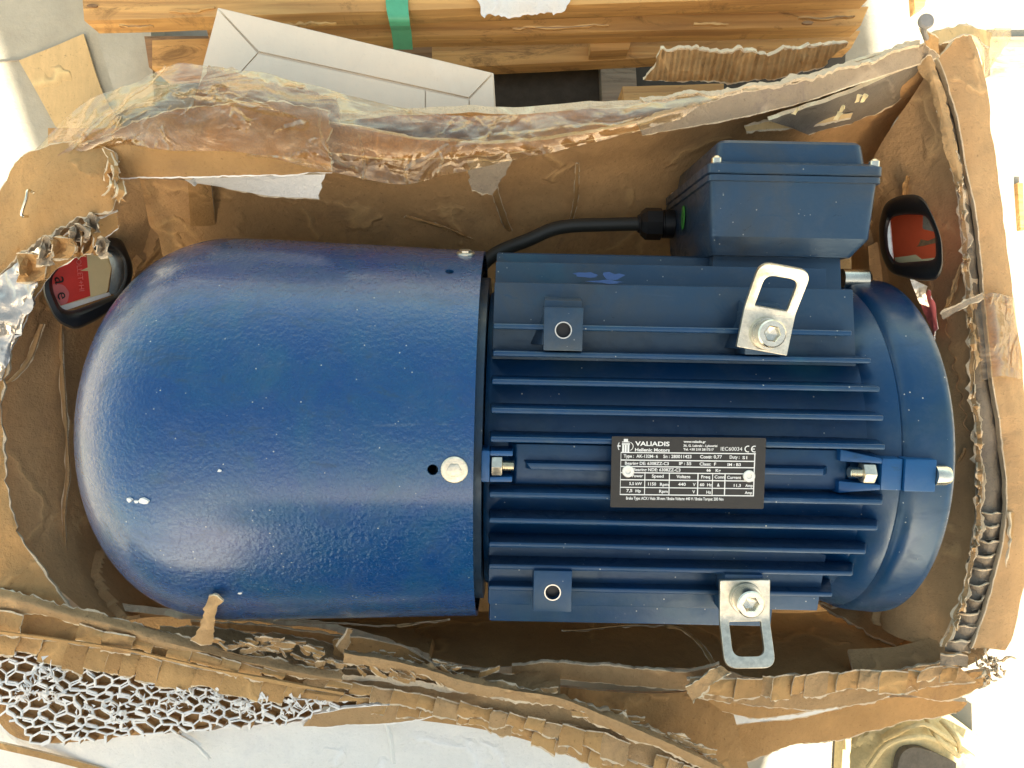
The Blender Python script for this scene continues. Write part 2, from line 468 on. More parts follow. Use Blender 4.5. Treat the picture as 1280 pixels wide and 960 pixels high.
# added, unseen shade blocker between sun and box, cut to the wanted shadow outline
YB = -1.0
t37 = math.tan(SUN_EL); dxs = math.tan(SUN_AZ - PI)      # x drift of the shadow per metre of y
pts = [(.22, -.45), (.27, -.31), (.42, -.20), (.405, .02), (.362, .28), (.352, .38), (.352, 1.0), (-.62, 1.0), (-.56, .5), (-.45, .17), (-.45, -.45)]
pp = []
for X, Y in pts:
    dy = Y - YB
    pp.append((X - dy * math.tan(SUN_AZ - PI), dy * t37))
pp = [(1.3, 0), (1.3, .40)] + pp + [(-1.3, .40), (-1.3, 0)]  # low wings added to darken the motor's lower reflections
sc_ = empty('added_sun_blocker', (0, YB, 0))
vf = prism(pp, -0.01, 0.01)
mk('added_blocker_panel', ([(x, YB - z, y) for x, y, z in vf[0]], vf[1]), M_['blocker_dark'], sc_, world=True)
for sx in (-.4, .38):
    mk('added_blocker_foot', box(sx - .02, sx + .02, -.2, .2, 0, .03), M_['wood_dark'], sc_)
tag(sc_, 'added unseen dark board, cut out to throw shade over the box', 'board')

exec_after = []
# ------------------------------------------------------------ motor
PHI = R(4.5)
mo = empty('electric_motor', (0.0, -0.038, 0.20), (PHI, 0, R(-1.15)))
tag(mo, 'blue painted electric brake motor with cooling fins lying in the torn cardboard box', 'motor')
RC = 0.133
CYO = 0.0035
# cowl: bowl shaped, thin shell
prof = []
for k in range(0, 25):
    a = (PI / 2) * k / 24
    prof.append((-0.190 - 0.0975 * math.cos(a) ** 0.88, 0.1345 * math.sin(a) ** 0.88 if k else 0.0005))
prof += [(-0.16, 0.1338), (-0.10, 0.1318), (-0.05, 0.1298), (-0.0215, 0.1288)]
inner = [(a + (0.002 if i < 22 else 0), max(r - 0.0025, 0.0003)) for i, (a, r) in enumerate(prof)]
inner[-1] = (-0.0215, 0.1262)
vf = lathe(prof + inner[::-1], 128, close=True)
vf = ([(x, y + CYO, z) for x, y, z in vf[0]], vf[1])
cowl = mk('brake_cowl', vf, M_['blue_cowl'], mo, smooth=40)
def loc_of(px, py, zl, cz=None):
    """photo pixel at motor-local height zl -> local point (x,y,zl)"""
    M = mat_of(mo); Mi = M.inverted()
    o = Mi @ Vector((0, 0, HC)); d = Mi.to_3x3() @ Vector(((px - 640), (480 - py), -FPX))
    t = (zl - o.z) / d.z
    q = o + d * t
    return q
def on_cowl(px, py, r=0.1291):
    M = mat_of(mo); Mi = M.inverted()
    o = Mi @ Vector((0, 0, HC)) - Vector((0, CYO, 0)); d = (Mi.to_3x3() @ Vector(((px - 640), (480 - py), -FPX))).normalized()
    A = d.y ** 2 + d.z ** 2; B = 2 * (o.y * d.y + o.z * d.z); C = o.y ** 2 + o.z ** 2 - r * r
    t = (-B - math.sqrt(max(B * B - 4 * A * C, 0))) / (2 * A)
    return o + d * t + Vector((0, CYO, 0))
def radial(p):                       # frame at a point of the motor's skin, z outward
    zn = Vector((0, p.y - CYO, p.z)).normalized(); x = Vector((1, 0, 0)); y = zn.cross(x)
    m = Matrix((x, y, zn)).transposed().to_4x4(); m.translation = p
    return m
cutters = []
for px, py, r in ((541, 587, .0031), (562, 340, .0028)):
    cutters.append(xf(lathe([(-.01, r), (.01, r)], 20, 'z'), radial(on_cowl(px, py))))
cut(cowl, cutters)

def hexbolt(parent, M, rw, rh, h, name='bolt'):
    """flanged pan screw with a hexagon embossed"""
    vf = lathe([(0, rw), (0.0010, rw), (0.0015, rw * .93), (0.0017, rw * .62), (0.0017, 0.0003)], 32, 'z')
    o = mk(name, xf(vf, M), M_['zinc'], parent)
    hx = prism([(rh * math.cos(PI / 3 * k), rh * math.sin(PI / 3 * k)) for k in range(6)], 0.001, 0.0012 + h * .6)
    mk('bolt_head', xf(hx, M), M_['zinc'], o, bevel=0.0003)
    return o
p = on_cowl(568, 587)
hexbolt(mo, radial(p), 0.0076, 0.0042, 0.002)
p = on_cowl(587, 309); p.x = loc_of(585, 306, 0.06).x
hexbolt(mo, radial(on_cowl(582, 318)), 0.0062, 0.0042, 0.003)
# chips in the cowl paint
for px, py, s in ((163, 624, .0022), (172, 626, .0015), (181, 625, .003), (274, 588, .0011), (300, 741, .0012)):
    q = [(s * (1 + .4 * rnd.uniform(-1, 1)) * math.cos(a), s * .6 * (1 + .4 * rnd.uniform(-1, 1)) * math.sin(a)) for a in [k * PI / 4 for k in range(8)]]
    pt = on_cowl(px, py, 0.1338 if px > 290 else 0.126)
    if px < 280:        # on the dome: drop onto the profile
        Mi = mat_of(mo).inverted(); o_ = Mi @ Vector((0, 0, HC)); d_ = (Mi.to_3x3() @ Vector(((px - 640), (480 - py), -FPX))).normalized()
        best = None
        for i in range(4000):
            t = .3 + i * .0001; w_ = o_ + d_ * t; rr = math.hypot(w_.y - CYO, w_.z)
            e = abs(min(w_.x + .190, 0) / .0975) ** 2.27 + (rr / .1345) ** 2.27
            if e < 1: best = w_; break
        if best: pt = best
        nn = Vector(((pt.x + .190) / .0105, (pt.y - CYO) / .01836, pt.z / .01836)).normalized()
        xx = Vector((0, 1, 0)).cross(nn).normalized(); yy = nn.cross(xx)
        mm = Matrix((xx, yy, nn)).transposed().to_4x4(); mm.translation = pt + nn * .0008
    else: mm = radial(pt)
    mk('paint_chip', xf(prism(q, -.001, .0006), mm), M_['ink'], mo)

# finned frame
X0, X1 = -0.0135, 0.212
core = mk('stator_frame', lathe([(-.017, .02), (-.0165, .103), (X0, .1045), (0.19, .1045), (0.222, .1075), (0.222, .02)], 96), M_['blue_frame'], mo)
mk('inner_collar', lathe([(-.045, .03), (-.044, .114), (-.0175, .114), (-.017, .03)], 96), M_['blue_box'], mo)
def fin(y, zt, x0, x1, zb=None, tb=0.0026, tt=0.0016, slope=0.010, back=0.0):
    zb = zb if zb is not None else math.sqrt(max(.1035 ** 2 - y * y, 0)) - .004
    b = [(x0, y - tb, zb), (x1 + slope, y - tb, zb), (x1 + slope, y + tb, zb), (x0, y + tb, zb)]
    t = [(x0 + .001, y - tt, zt), (x1, y - tt, zt), (x1, y + tt, zt), (x0 + .001, y + tt, zt)]
    return mk('cooling_fin', hexa(b, t), M_['blue_frame'], mo, bevel=0.0012, bseg=3)
PF = .016
for k in range(-5, 6):
    if k == 0: continue
    y = k * PF
    zt = {5: .101, 4: .1035, 3: .112, 2: .1185, 1: .1225, -1: .1225, -2: .1185, -3: .112, -4: .1035, -5: .0955}[k]
    fin(y, zt, X0, X1 - {5: .013, 4: .002, -4: .006, -5: .014, -3: .003}.get(k, 0), slope=.012 if k < 0 else .004)
# raised middle panel with the short middle fin
mk('centre_land', hexa([(X0, -.0135, .09), (.214, -.0135, .09), (.214, .0135, .09), (X0, .0135, .09)],
    [(X0 + .016, -.0118, .1098), (.196, -.0118, .1098), (.196, .0118, .1098), (X0 + .016, .0118, .1098)]), M_['blue_frame'], mo, bevel=.001)
mk('cooling_fin', hexa([(.006, -.003, .105), (.188, -.003, .105), (.188, .003, .105), (.006, .003, .105)],
    [(.0115, -.0022, .1165), (.180, -.0022, .1165), (.180, .0018, .1165), (.0085, .0018, .1165)]), M_['blue_frame'], mo, bevel=.0008)
# sideways fins, above and below
for yr, z, xe in ((.1065, .086, .204), (.1205, .064, .196), (.1275, .042, .19), (.1305, .018, .185), (.1305, -.01, .185)):
    mk('cooling_fin', hexa([(X0, .06, z - .0026), (xe + .004, .06, z - .0026), (xe, yr, z - .0016), (X0 + .001, yr, z - .0016)],
       [(X0, .06, z + .0026), (xe + .004, .06, z + .0026), (xe, yr, z + .0014), (X0 + .001, yr, z + .0014)]), M_['blue_box'], mo, bevel=.0009)
for yr, z, xe in ((-.0935, .0855, .193), (-.1175, .052, .176), (-.124, .03, .17), (-.127, .005, .165)):
    mk('cooling_fin', hexa([(X0, yr, z - .0016), (xe, yr, z - .0016), (xe + .004, -.05, z - .0026), (X0, -.05, z - .0026)],
       [(X0 + .001, yr, z + .0014), (xe, yr, z + .0014), (xe + .004, -.05, z + .0026), (X0, -.05, z + .0026)]), M_['blue_frame'], mo, bevel=.0012)

# end shield: stepped dish with a rounded rim
es = [(.208, .03), (.209, .106), (.2155, .1105), (.2240, .1132), (.2262, .1134), (.2272, .1124), (.2284, .1136), (.2300, .1158), (.236, .1168), (.2500, .1180), (.2540, .1174), (.2565, .1150), (.2578, .110), (.259, .095), (.2605, .05), (.2615, .03), (.2615, .0005)]
mk('end_shield', lathe(es, 128), M_['blue_frame'], mo, smooth=50)
mk('shaft_seal_boss', lathe([(.25, .045), (.262, .043), (.263, .02), (.263, .001)], 48), M_['blue_frame'], mo)

# bolt lugs at both ends on the middle line
def lug(x0, x1, ch0, ch1, wallx):
    o = mk('bolt_lug', box(x0, x1, -.0092, .0092, .098, .1205), M_['blue_lug'], mo, bevel=.0010)
    CA0, CW = (.0100, .0036) if wallx > 0 else (.0082, .0016)
    for s in (-1, 1):
        mk('lug_cheek', hexa([(ch0, s * CA0 - CW, .100), (ch1, s * .0078 - CW, .100), (ch1, s * .0078 + CW, .100), (ch0, s * CA0 + CW, .100)],
            [(ch0 + (.002 if wallx > 0 else 0), s * (CA0 - .0007) - CW, .1135 if wallx > 0 else .119), (ch1, s * .0076 - .0015, .1205), (ch1, s * .0076 + .0015, .1205), (ch0 + (.002 if wallx > 0 else 0), s * (CA0 - .0007) + CW, .1135 if wallx > 0 else .119)]),
            M_['blue_lug'], mo, bevel=.0008)
    return o
lug(-.0175, -.0125, .0005, -.0125, -1)
lug(.2115, .2235, .1885, .2115, 1)
mk('bolt_lug', box(.2240, .2420, -.0094, .0094, .104, .1222), M_['blue_lug'], mo, bevel=.001)
def nut_and_thread(xn0, xn1, xt, zc, head=None):
    n_ = prism([(.0062 * math.cos(PI / 3 * k + PI / 6), .0062 * math.sin(PI / 3 * k + PI / 6)) for k in range(6)], 0, xn1 - xn0)
    v = [(xn0 + z, x, zc + y) for x, y, z in n_[0]]
    o = mk('hex_nut', (v, n_[1]), M_['zinc'], mo, bevel=.0006)
    pr = []; n = 22; a0, a1 = sorted(((xn0 + xn1) / 2, xt))
    for i in range(n + 1): pr.append((a0 + (a1 - a0) * i / n, .0034 if i % 2 else .0028))
    v, f = lathe(pr, 20)
    mk('threaded_stud', ([(x, y, z + zc) for x, y, z in v], f), M_['steel'], mo, smooth=20)
nut_and_thread(-.0115, -.0055, .0015, .1165)
nut_and_thread(.2015, .2085, .1945, .1165)
v, f = lathe([(.2420, .0060), (.2480, .0060), (.2508, .0048), (.2514, .0015)], 28)
mk('bolt_end', ([(x, y, z + .1190) for x, y, z in v], f), M_['steel'], mo)
# more bolts behind the terminal box
v, f = lathe([(.2250, .0075), (.2420, .0075), (.2440, .006), (.2445, .0010)], 28)
mk('bolt_end', ([(x, y + .1165, z + .0200) for x, y, z in v], f), M_['steel'], mo)

# foot pads
for cx, s, br in ((.0285, 1, 0), (.0260, -1, 0), (.1460, 1, 1), (.1400, -1, 1)):
    cy = s * .079 + (.0005 if s > 0 else .002); zt = .1065
    if s > 0:
        mk('pad_base', hexa([(cx - .024, cy - .010, .078), (cx + .0115, cy - .010, .078), (cx + .0115, cy + .020, .078), (cx - .010, cy + .022, .078)],
            [(cx - .012, cy - .010, .101), (cx + .011, cy - .010, .101), (cx + .011, cy + .0165, .0990), (cx - .011, cy + .0165, .0990)]), M_['blue_box'], mo, bevel=.0007)
    pad = mk('foot_pad', hexa([(cx - .0118, cy - .0135, .080), (cx + .0118, cy - .0135, .080), (cx + .0118, cy + .013, .080), (cx - .0118, cy + .013, .080)],
            [(cx - .0114, cy - .0130, zt), (cx + .0114, cy - .0130, zt), (cx + .0114, cy + .0122, zt), (cx - .0114, cy + .0122, zt)]), M_['blue_box' if s > 0 else 'blue_frame'], mo, bevel=.0006)
    if not br:
        hx, hy = cx, cy - .001
        cut(pad, [[ [(v[0] + hx, v[1] + hy, v[2]) for v in q[0]], q[1] ] for q in [lathe([(.088, .0043), (zt + .01, .0043)], 24, 'z')]])
        ring = lathe([(zt - .012, .00432), (zt + .0003, .00435), (zt + .0003, .0050), (zt - .012, .0051)], 32, 'z', close=True)
        mk('hole_lip', ([(x + hx, y + hy, z) for x, y, z in ring[0]], ring[1]), M_['bare'], pad)
        v, f = lathe([(.1015, .0043), (.1020, .0043), (.1020, .0003)], 20, 'z')
        mk('hole_bottom', ([(x + hx, y + hy, z) for x, y, z in v], f), M_['black_plastic'], pad)
    if s < 0 and not br:
        mk('machined_lip', box(cx - .0105, cx + .0105, cy - .0185, cy - .0137, .070, .0905), M_['bare'], mo, bevel=.0004)

# lifting brackets
def bracket(cx, cy, ang, s, name_label, tilt=R(27), L0=-.0105, Lb=.0135, L1=.0405):
    """s=+1 loop towards +y, -1 towards -y"""
    W = .0148
    out = rounded([(-W, L0), (W, L0), (W * 1.0, L1), (-W * 1.0, L1)], [.0008, .0008, .0075, .0075], 6)
    hol = rounded([(-W * .64, Lb + .001), (W * .64, Lb + .001), (W * .64, L1 - .0065), (-W * .64, L1 - .0065)], [.0008, .0008, .0055, .0055], 5)
    th = .0032
    v, f = plate2d(out, [hol], th, .0004)
    bm = bmesh.new(); vs_ = [bm.verts.new(q) for q in v]
    for q in f:
        try: bm.faces.new([vs_[i] for i in q])
        except ValueError: pass
    bmesh.ops.remove_doubles(bm, verts=bm.verts, dist=1e-6)
    for yb in (Lb - .0035, Lb - .0012, Lb + .0012, Lb + .0035):
        bmesh.ops.bisect_plane(bm, geom=bm.verts[:] + bm.edges[:] + bm.faces[:], plane_co=(0, yb, 0), plane_no=(0, 1, 0))
    V = []
    for q in bm.verts:
        x, y, z = q.co
        t = min(max((y - (Lb - .0036)) / .0072, 0), 1)
        th_ = tilt * t
        r = .0072 / tilt
        if t < 1:
            a = tilt * t
            if t > 0: y2 = Lb - .0036 + (r) * math.sin(a) - z * math.sin(a); z2 = r * (1 - math.cos(a)) + z * math.cos(a)
            else: y2, z2 = y, z
        else:
            e = y - (Lb + .0036)
            y2 = Lb - .0036 + r * math.sin(tilt) + e * math.cos(tilt) - z * math.sin(tilt)
            z2 = r * (1 - math.cos(tilt)) + e * math.sin(tilt) + z * math.cos(tilt)
        V.append(Vector((x, y2, z2)))
    bm.verts.index_update()
    F = [tuple(q.index for q in fc.verts) for fc in bm.faces]; bm.free()
    zt = .1065 + th + .0004
    M = Matrix.Translation((cx, cy, zt)) @ Matrix.Rotation(ang + (0 if s > 0 else PI), 4, 'Z')
    o = mk('lifting_bracket', ([tuple(M @ q) for q in V], F), M_['zinc'], mo, smooth=25)
    o['label'] = name_label
    Mb = M
    mk('washer', xf(lathe([(0, .0035), (0, .0092), (.0007, .0096), (.0018, .0092), (.0018, .0035)], 36, 'z', close=True), Mb), M_['zinc'], o)
    mk('spring_washer', xf(lathe([(.0019, .0045), (.0019, .0084), (.0036, .0086), (.0036, .0045)], 36, 'z', close=True), Mb), M_['steel'], o)
    # socket cap: ring wall with a hexagonal well
    seg = 36; h0, h1 = .0037, .0122
    ro = .0080; V2, F2 = [], []
    hexr = lambda t: .0044 * math.cos(PI / 6) / math.cos((t % (PI / 3)) - PI / 6)
    rings = [(h0, lambda t: ro), (h1 - .0008, lambda t: ro), (h1, lambda t: ro - .0008), (h1, lambda t: hexr(t) * 1.12), (h1 - .0006, hexr), (h1 - .0052, hexr), (h1 - .0062, lambda t: .0003)]
    for hz, fr in rings:
        for k in range(seg):
            t = 2 * PI * k / seg; V2.append((fr(t) * math.cos(t), fr(t) * math.sin(t), hz))
    for i in range(len(rings) - 1):
        for k in range(seg): F2.append((i * seg + k, i * seg + (k + 1) % seg, (i + 1) * seg + (k + 1) % seg, (i + 1) * seg + k))
    F2.append(tuple(range(seg))[::-1]); F2.append(tuple((len(rings) - 1) * seg + k for k in range(seg)))
    mk('cap_screw', xf((V2, F2), Mb), M_['steel'], o, smooth=30)
bracket(.1450, .0790, R(-9), 1, 'zinc lifting bracket beside the terminal box, loop tilted up to the right')
bracket(.1400, -.0775, R(2), -1, 'zinc lifting bracket whose loop hangs over the lower edge of the motor')

# nameplate
c = loc_of(860, 591, .1262)
MP = Matrix.Translation(c) @ Matrix.Rotation(R(0.55), 4, 'Z')
PW, PH = .0868, .0405
plate = mk('nameplate', xf(prism(rounded([(-PW / 2, -PH / 2), (PW / 2, -PH / 2), (PW / 2, PH / 2), (-PW / 2, PH / 2)], .0008, 3), -.0006, 0), MP), M_['plate_black'], mo)
# lettering laid out in crop pixels of the plate: x 120..1160, y 75..572
def pl(x, y): return ((x - 640) / 1040 * PW, (323 - y) / 497 * PH)
def T(s, x, y, h, wpx=None, bold=0.0):
    X, Y = pl(x, y); size = h / 497 * PH / .70
    v, f = text_vf(s, size, 0, 0, .00012, bold)
    if not v: return v, f
    wd = max(q[0] for q in v) - min(q[0] for q in v); x0 = min(q[0] for q in v)
    k = (wpx / 1040 * PW / wd) if wpx else 1
    return [((q[0] - x0) * k + X, q[1] + Y, q[2]) for q in v], f
def ln(x0, y0, x1, y1, t=3):
    a = pl(x0, y0); b_ = pl(x1, y1); h = t / 2 / 1040 * PW
    return prism([(min(a[0], b_[0]) - h, min(a[1], b_[1]) - h), (max(a[0], b_[0]) + h, min(a[1], b_[1]) - h), (max(a[0], b_[0]) + h, max(a[1], b_[1]) + h), (min(a[0], b_[0]) - h, max(a[1], b_[1]) + h)], 0.00002, .00012)
B = .00005
items = [T('VALIADIS', 278, 137, 30, 232, .00009), T('Hellenic Motors', 278, 176, 22, 234, .00007),
    T('www.valiadis.gr', 604, 112, 15, 150, B), T('36, G. Labraki - Lykovrisi', 604, 140, 15, 228, B), T('Tel. +30 210 2817217', 604, 166, 15, 205, B),
    T('IEC60034', 856, 165, 26, 145), T('Type :', 203, 220, 21, 68, B), T('AK-132M- 6', 288, 220, 21, 145, B), T('Sn : 280011423', 470, 220, 22, 190, B), T('Cos\u03c6: 0,77', 718, 220, 22, 148, B),
    T('Duty :', 918, 220, 22, 66, B), T('S1', 1004, 222, 20, 32, B), T('Bearing DE: 6308ZZ-C3', 212, 270, 21, 296, B), T('IP : 55', 578, 268, 21, 82, B), T('Class:  F', 716, 270, 21, 112, B), T('IM : B3', 905, 272, 20, 90, B),
    T('Bearing NDE: 6308ZZ-C3', 270, 314, 21, 318, B), T('66', 765, 312, 19, 28, B), T('Kg', 826, 314, 20, 34, B),
    T('Power', 262, 357, 20, 74, B), T('Speed', 396, 358, 21, 80, B), T('Voltage', 562, 360, 22, 94, B), T('Freq', 730, 360, 21, 60, B), T('Conn', 820, 360, 21, 66, B), T('Current', 905, 362, 21, 94, B),
    T('5,5 kW', 244, 412, 20, 86, B), T('1150', 372, 414, 21, 54, B), T('Rpm', 452, 416, 21, 58, B), T('440', 575, 414, 21, 52, B), T('V', 675, 415, 21, 18, B), T('60', 722, 415, 20, 30, B), T('Hz', 772, 415, 20, 32, B), T('\u0394', 838, 416, 20, 18, B), T('11,3', 952, 417, 19, 48, B), T('Amp', 1030, 417, 19, 50, B),
    T('7,5', 226, 462, 21, 40, B), T('Hp', 288, 463, 20, 36, B), T('Rpm', 448, 465, 21, 58, B), T('V', 673, 466, 21, 18, B), T('Hz', 768, 467, 20, 32, B), T('Amp', 1028, 467, 19, 50, B),
    T('Brake Type: ACX / Hub: 38 mm / Brake Voltage: 440 V / Brake Torque: 200 Nm', 225, 515, 20, 660, B),
    ln(185, 183, 1092, 187), ln(185, 236, 1088, 240), ln(185, 281, 1088, 285), ln(185, 324, 1086, 328), ln(185, 374, 1084, 378), ln(185, 428, 1083, 431), ln(183, 478, 1082, 482),
    ln(184, 183, 184, 480), ln(1089, 187, 1085, 482), ln(350, 326, 348, 480), ln(516, 326, 513, 480), ln(710, 326, 706, 480), ln(808, 326, 806, 480), ln(893, 326, 889, 480)]
# CE mark and the maker's little motor emblem
def arc(cx, cy, r, a0, a1, t=7, n=14):
    o_, i_ = [], []
    for k in range(n + 1):
        a = R(a0 + (a1 - a0) * k / n)
        o_.append(pl(cx + r * math.cos(a), cy - r * math.sin(a))); i_.append(pl(cx + (r - t) * math.cos(a), cy - (r - t) * math.sin(a)))
    V = [(x, y, .00012) for x, y in o_ + i_]; m_ = n + 1
    return V, [(k, k + 1, m_ + k + 1, m_ + k) for k in range(n)]
items += [arc(1040, 152, 24, 70, 290), arc(1084, 152, 24, 70, 290), ln(1064, 152, 1082, 152, 6)]
items += [arc(215, 142, 54, 150, 210, 5), ln(192, 112, 238, 112, 5), ln(205, 95, 225, 108, 8), ln(195, 125, 200, 178, 7), ln(212, 125, 217, 178, 9), ln(230, 125, 236, 178, 7), ln(192, 122, 240, 130, 5),
    arc(235, 142, 32, -70, 70, 4), ln(160, 138, 178, 143, 4)]
lv, lf = join(*items)
mk('lettering', ([tuple(MP @ Vector(q)) for q in lv], lf), M_['ink'], plate, smooth=None)
for x, y in ((234, 316), (1052, 341)):
    X, Y = pl(x, y)
    mk('rivet', xf(lathe([(0, .0034), (.0008, .0034), (.0013, .0030), (.0013, .0016), (.0004, .0012), (.0004, .0002)], 24, 'z'), MP @ Matrix.Translation((X, Y, 0))), M_['rivet'], plate)

# terminal box on the motor's side (+y)
TX0, TX1, TZ0, TZ1 = .1200, .2235, -.066, .069
TY0, TYR, TYL = .128, .1765, .1825
def trap(xa, xb, za, zb, y, r):       # ring of outline points at height y, in (x, z)
    return [(x, y, z) for x, z in rounded([(xa, za), (xb, za), (xb, zb), (xa, zb)], r, 4)]
def loft(rings):
    V = [p for r in rings for p in r]; n = len(rings[0]); F = []
    for i in range(len(rings) - 1):
        for k in range(n): F.append((i * n + k, (i + 1) * n + k, (i + 1) * n + (k + 1) % n, i * n + (k + 1) % n))
    F.append(tuple(range(n))); F.append(tuple((len(rings) - 1) * n + k for k in range(n))[::-1])
    return V, F
tb = mk('terminal_box', loft([trap(TX0 + .006, TX1 - .009, TZ0 + .012, TZ1 - .010, TY0, .004), trap(TX0 + .002, TX1 - .001, TZ0 + .004, TZ1 - .0025, TY0 + .011, .005),
    trap(TX0, TX1 + .001, TZ0, TZ1 - .0005, TYR - .004, .005), trap(TX0 - .0015, TX1 + .003, TZ0 - .0015, TZ1 + .0012, TYR - .0035, .0055), trap(TX0 - .0015, TX1 + .003, TZ0 - .0015, TZ1 + .0012, TYR, .0055)]), M_['blue_box'], mo, smooth=30)
lid = mk('terminal_box_lid', loft([trap(TX0 - .001, TX1 + .0025, TZ0 - .001, TZ1 + .0007, TYR + .0006, .0055), trap(TX0 - .002, TX1 + .0035, TZ0 - .002, TZ1 + .0017, TYR + .0014, .006), trap(TX0 - .002, TX1 + .0035, TZ0 - .002, TZ1 + .0017, TYR + .0065, .006),
    trap(TX0 + .001, TX1 - .001, TZ0 + .001, TZ1 - .0015, TYR + .0085, .006)]), M_['blue_box'], mo, smooth=30)
mk('lid_dome', loft([trap(TX0 + .004, TX1 - .0035, TZ0 + .006, TZ1 - .0055, TYR + .007, .007), trap(TX0 + .006, TX1 - .0055, TZ0 + .009, TZ1 - .0085, TYR + .0215, .007), trap(TX0 + .008, TX1 - .0075, TZ0 + .011, TZ1 - .0105, TYR + .0235, .006)]), M_['blue_box'], lid, smooth=30)
for x, z in ((TX0 + .004, TZ1 - .0035), (TX1 - .001, TZ1 - .0035), (TX0 + .004, TZ0 + .004), (TX1 - .001, TZ0 + .004)):
    v, f = lathe([(TYR + .006, .0033), (TYR + .0105, .0033), (TYR + .0118, .002), (TYR + .0118, .0003)], 20, 'z')
    mk('lid_screw', ([(a + x, c_, -b_ + z) for a, b_, c_ in v], f), M_['steel'], lid)
mk('box_neck', hexa([(TX0 + .004, .085, -.05), (TX1 - .011, .085, -.05), (TX1 - .011, .085, .056), (TX0 + .004, .085, .056)][::-1],
    [(TX0 + .008, .1312, -.05), (TX1 - .013, .1312, -.05), (TX1 - .013, .1312, .052), (TX0 + .008, .1312, .052)][::-1]), M_['blue_box'], mo, bevel=.002)
# green mark on the box's left face
v, f = prism([(.0052 * math.cos(k * PI / 12), .0085 * math.sin(k * PI / 12)) for k in range(24)], 0, .0003)
gm = mk('earth_mark', ([(TX0 - .0002 - c_, .160 + b_, -.005 + a) for a, b_, c_ in v], f), M_['green_mark'], tb)
v, f = prism([(.0, .006), (.002, .001), (.0005, .001), (.001, -.006), (-.0015, 0), (0, 0)], .0003, .0005)
mk('earth_symbol', ([(TX0 - .0002 - c_, .160 + b_, -.005 + a) for a, b_, c_ in v], f), M_['black_ink'], gm)
# cable gland and cable
GX, GY, GZ = TX0, .1600, -.042
def gl(pr, seg): 
    v, f = lathe(pr, seg); return [(GX - x, GY + y, GZ + z) for x, y, z in v], f
gland = mk('cable_gland', join(gl([(0, .0108), (.0075, .0108), (.0078, .0095), (.009, .0093)], 28), gl([(.009, .0115), (.0095, .0122), (.021, .0122), (.0225, .0108), (.0245, .0092), (.0255, .0072), (.027, .0066)], 8)), M_['black_plastic'], mo, smooth=25)
cp = [(GX - .02, GY, GZ), (GX - .045, GY - .001, GZ), (GX - .085, GY - .004, GZ + .002), (.01, .146, -.04), (-.02, .132, -.045), (-.04, .105, -.05)]
mk('cable', tube(cp, .0052, 14), M_['rubber'], mo)
# blue smears of fresh paint on the side fin
for (px, py, L, W_) in ((735, 344, .010, .0016), (765, 346, .008, .0025), (757, 352, .012, .0010)):
    q = loc_of(px, py, .0878)
    pts_ = [(q.x + L * math.cos(a) * (1 + .5 * rnd.uniform(-1, .3)), q.y + W_ * math.sin(a) * (1 + .4 * rnd.uniform(-1, 1))) for a in [k * PI / 7 for k in range(14)]]
    mk('paint_smear', prism(pts_, .0872, .08765), M_['blue_mark'], mo, smooth=None)

# ------------------------------------------------------------ the torn box
bx = empty('cardboard_box', (0.0, 0.0, 0.04))
tag(bx, 'torn open brown cardboard box holding the blue motor, ragged flaps and taped rim', 'box')
def S(name, rows, nu, nv, mat='kraft', edge=None, parent=None, label=None, **k):
    o = sheet(name, rows, nu, nv, M_[mat], parent or bx, edge=M_[edge] if edge else None, **k)
    if label: o['label'] = label
    return o
S('bottom_panel', [[(60, 160, .045), (1180, 160, .045)], [(60, 800, .045), (1180, 800, .045)]], 20, 14, 'kraft', th=.005, crum=.001)
# inner walls
rear = S('rear_wall', [[(140, 175, .235), (420, 150, .245), (640, 142, .245), (860, 132, .245), (1172, 80, .245)],
    [(150, 250, .175), (400, 232, .175), (640, 226, .175), (860, 205, .165), (1104, 188, .165)],
    [(160, 330, .10), (400, 330, .10), (640, 330, .10), (860, 328, .09), (1086, 296, .09)]], 110, 24, 'kraft_wall', th=.006, crum=.0045, cs=14, seed=3)
right = S('right_wall', [[(1160, 88, .245), (1192, 190, .245), (1208, 300, .245), (1216, 420, .245), (1224, 540, .24), (1221, 640, .235), (1207, 730, .225), (1178, 812, .215)],
    [(1090, 205, .185), (1118, 270, .185), (1130, 360, .185), (1134, 480, .185), (1132, 600, .185), (1126, 700, .185), (1110, 790, .185)],
    [(1070, 300, .115), (1075, 340, .115), (1080, 480, .115), (1078, 620, .115), (1070, 740, .115)]], 90, 24, 'kraft_side', th=.006, crum=.003, cs=12, seed=5, rag=(.003, 0, 0, 0))
left = S('left_wall', [[(170, 205, .225), (80, 285, .225), (22, 400, .23), (-6, 520, .23), (6, 620, .23), (38, 700, .225), (120, 775, .215)],
    [(185, 270, .185), (130, 340, .185), (92, 430, .185), (80, 540, .185), (84, 620, .185), (104, 700, .185), (160, 775, .185)],
    [(200, 330, .12), (175, 370, .12), (155, 450, .12), (145, 540, .12), (150, 630, .12), (170, 710, .12), (210, 765, .12)]], 80, 24, 'kraft_side', th=.006, crum=.003, cs=12, seed=8)
front = S('front_wall', [[(150, 762, .19), (240, 775, .195), (330, 778, .20), (430, 792, .20), (520, 818, .20), (600, 833, .20), (700, 828, .20), (800, 833, .20), (890, 838, .20), (960, 846, .205), (1080, 838, .205), (1180, 822, .21)],
    [(160, 770, .155), (330, 772, .155), (520, 795, .155), (700, 800, .155), (890, 806, .155), (1060, 800, .155), (1150, 790, .155)],
    [(180, 750, .10), (330, 752, .10), (520, 762, .10), (700, 765, .10), (890, 765, .10), (1040, 762, .10), (1090, 755, .10)]], 130, 22, 'kraft', th=.005, crum=.0028, cs=14, seed=11, rag=(.003, 0, 0, 0))
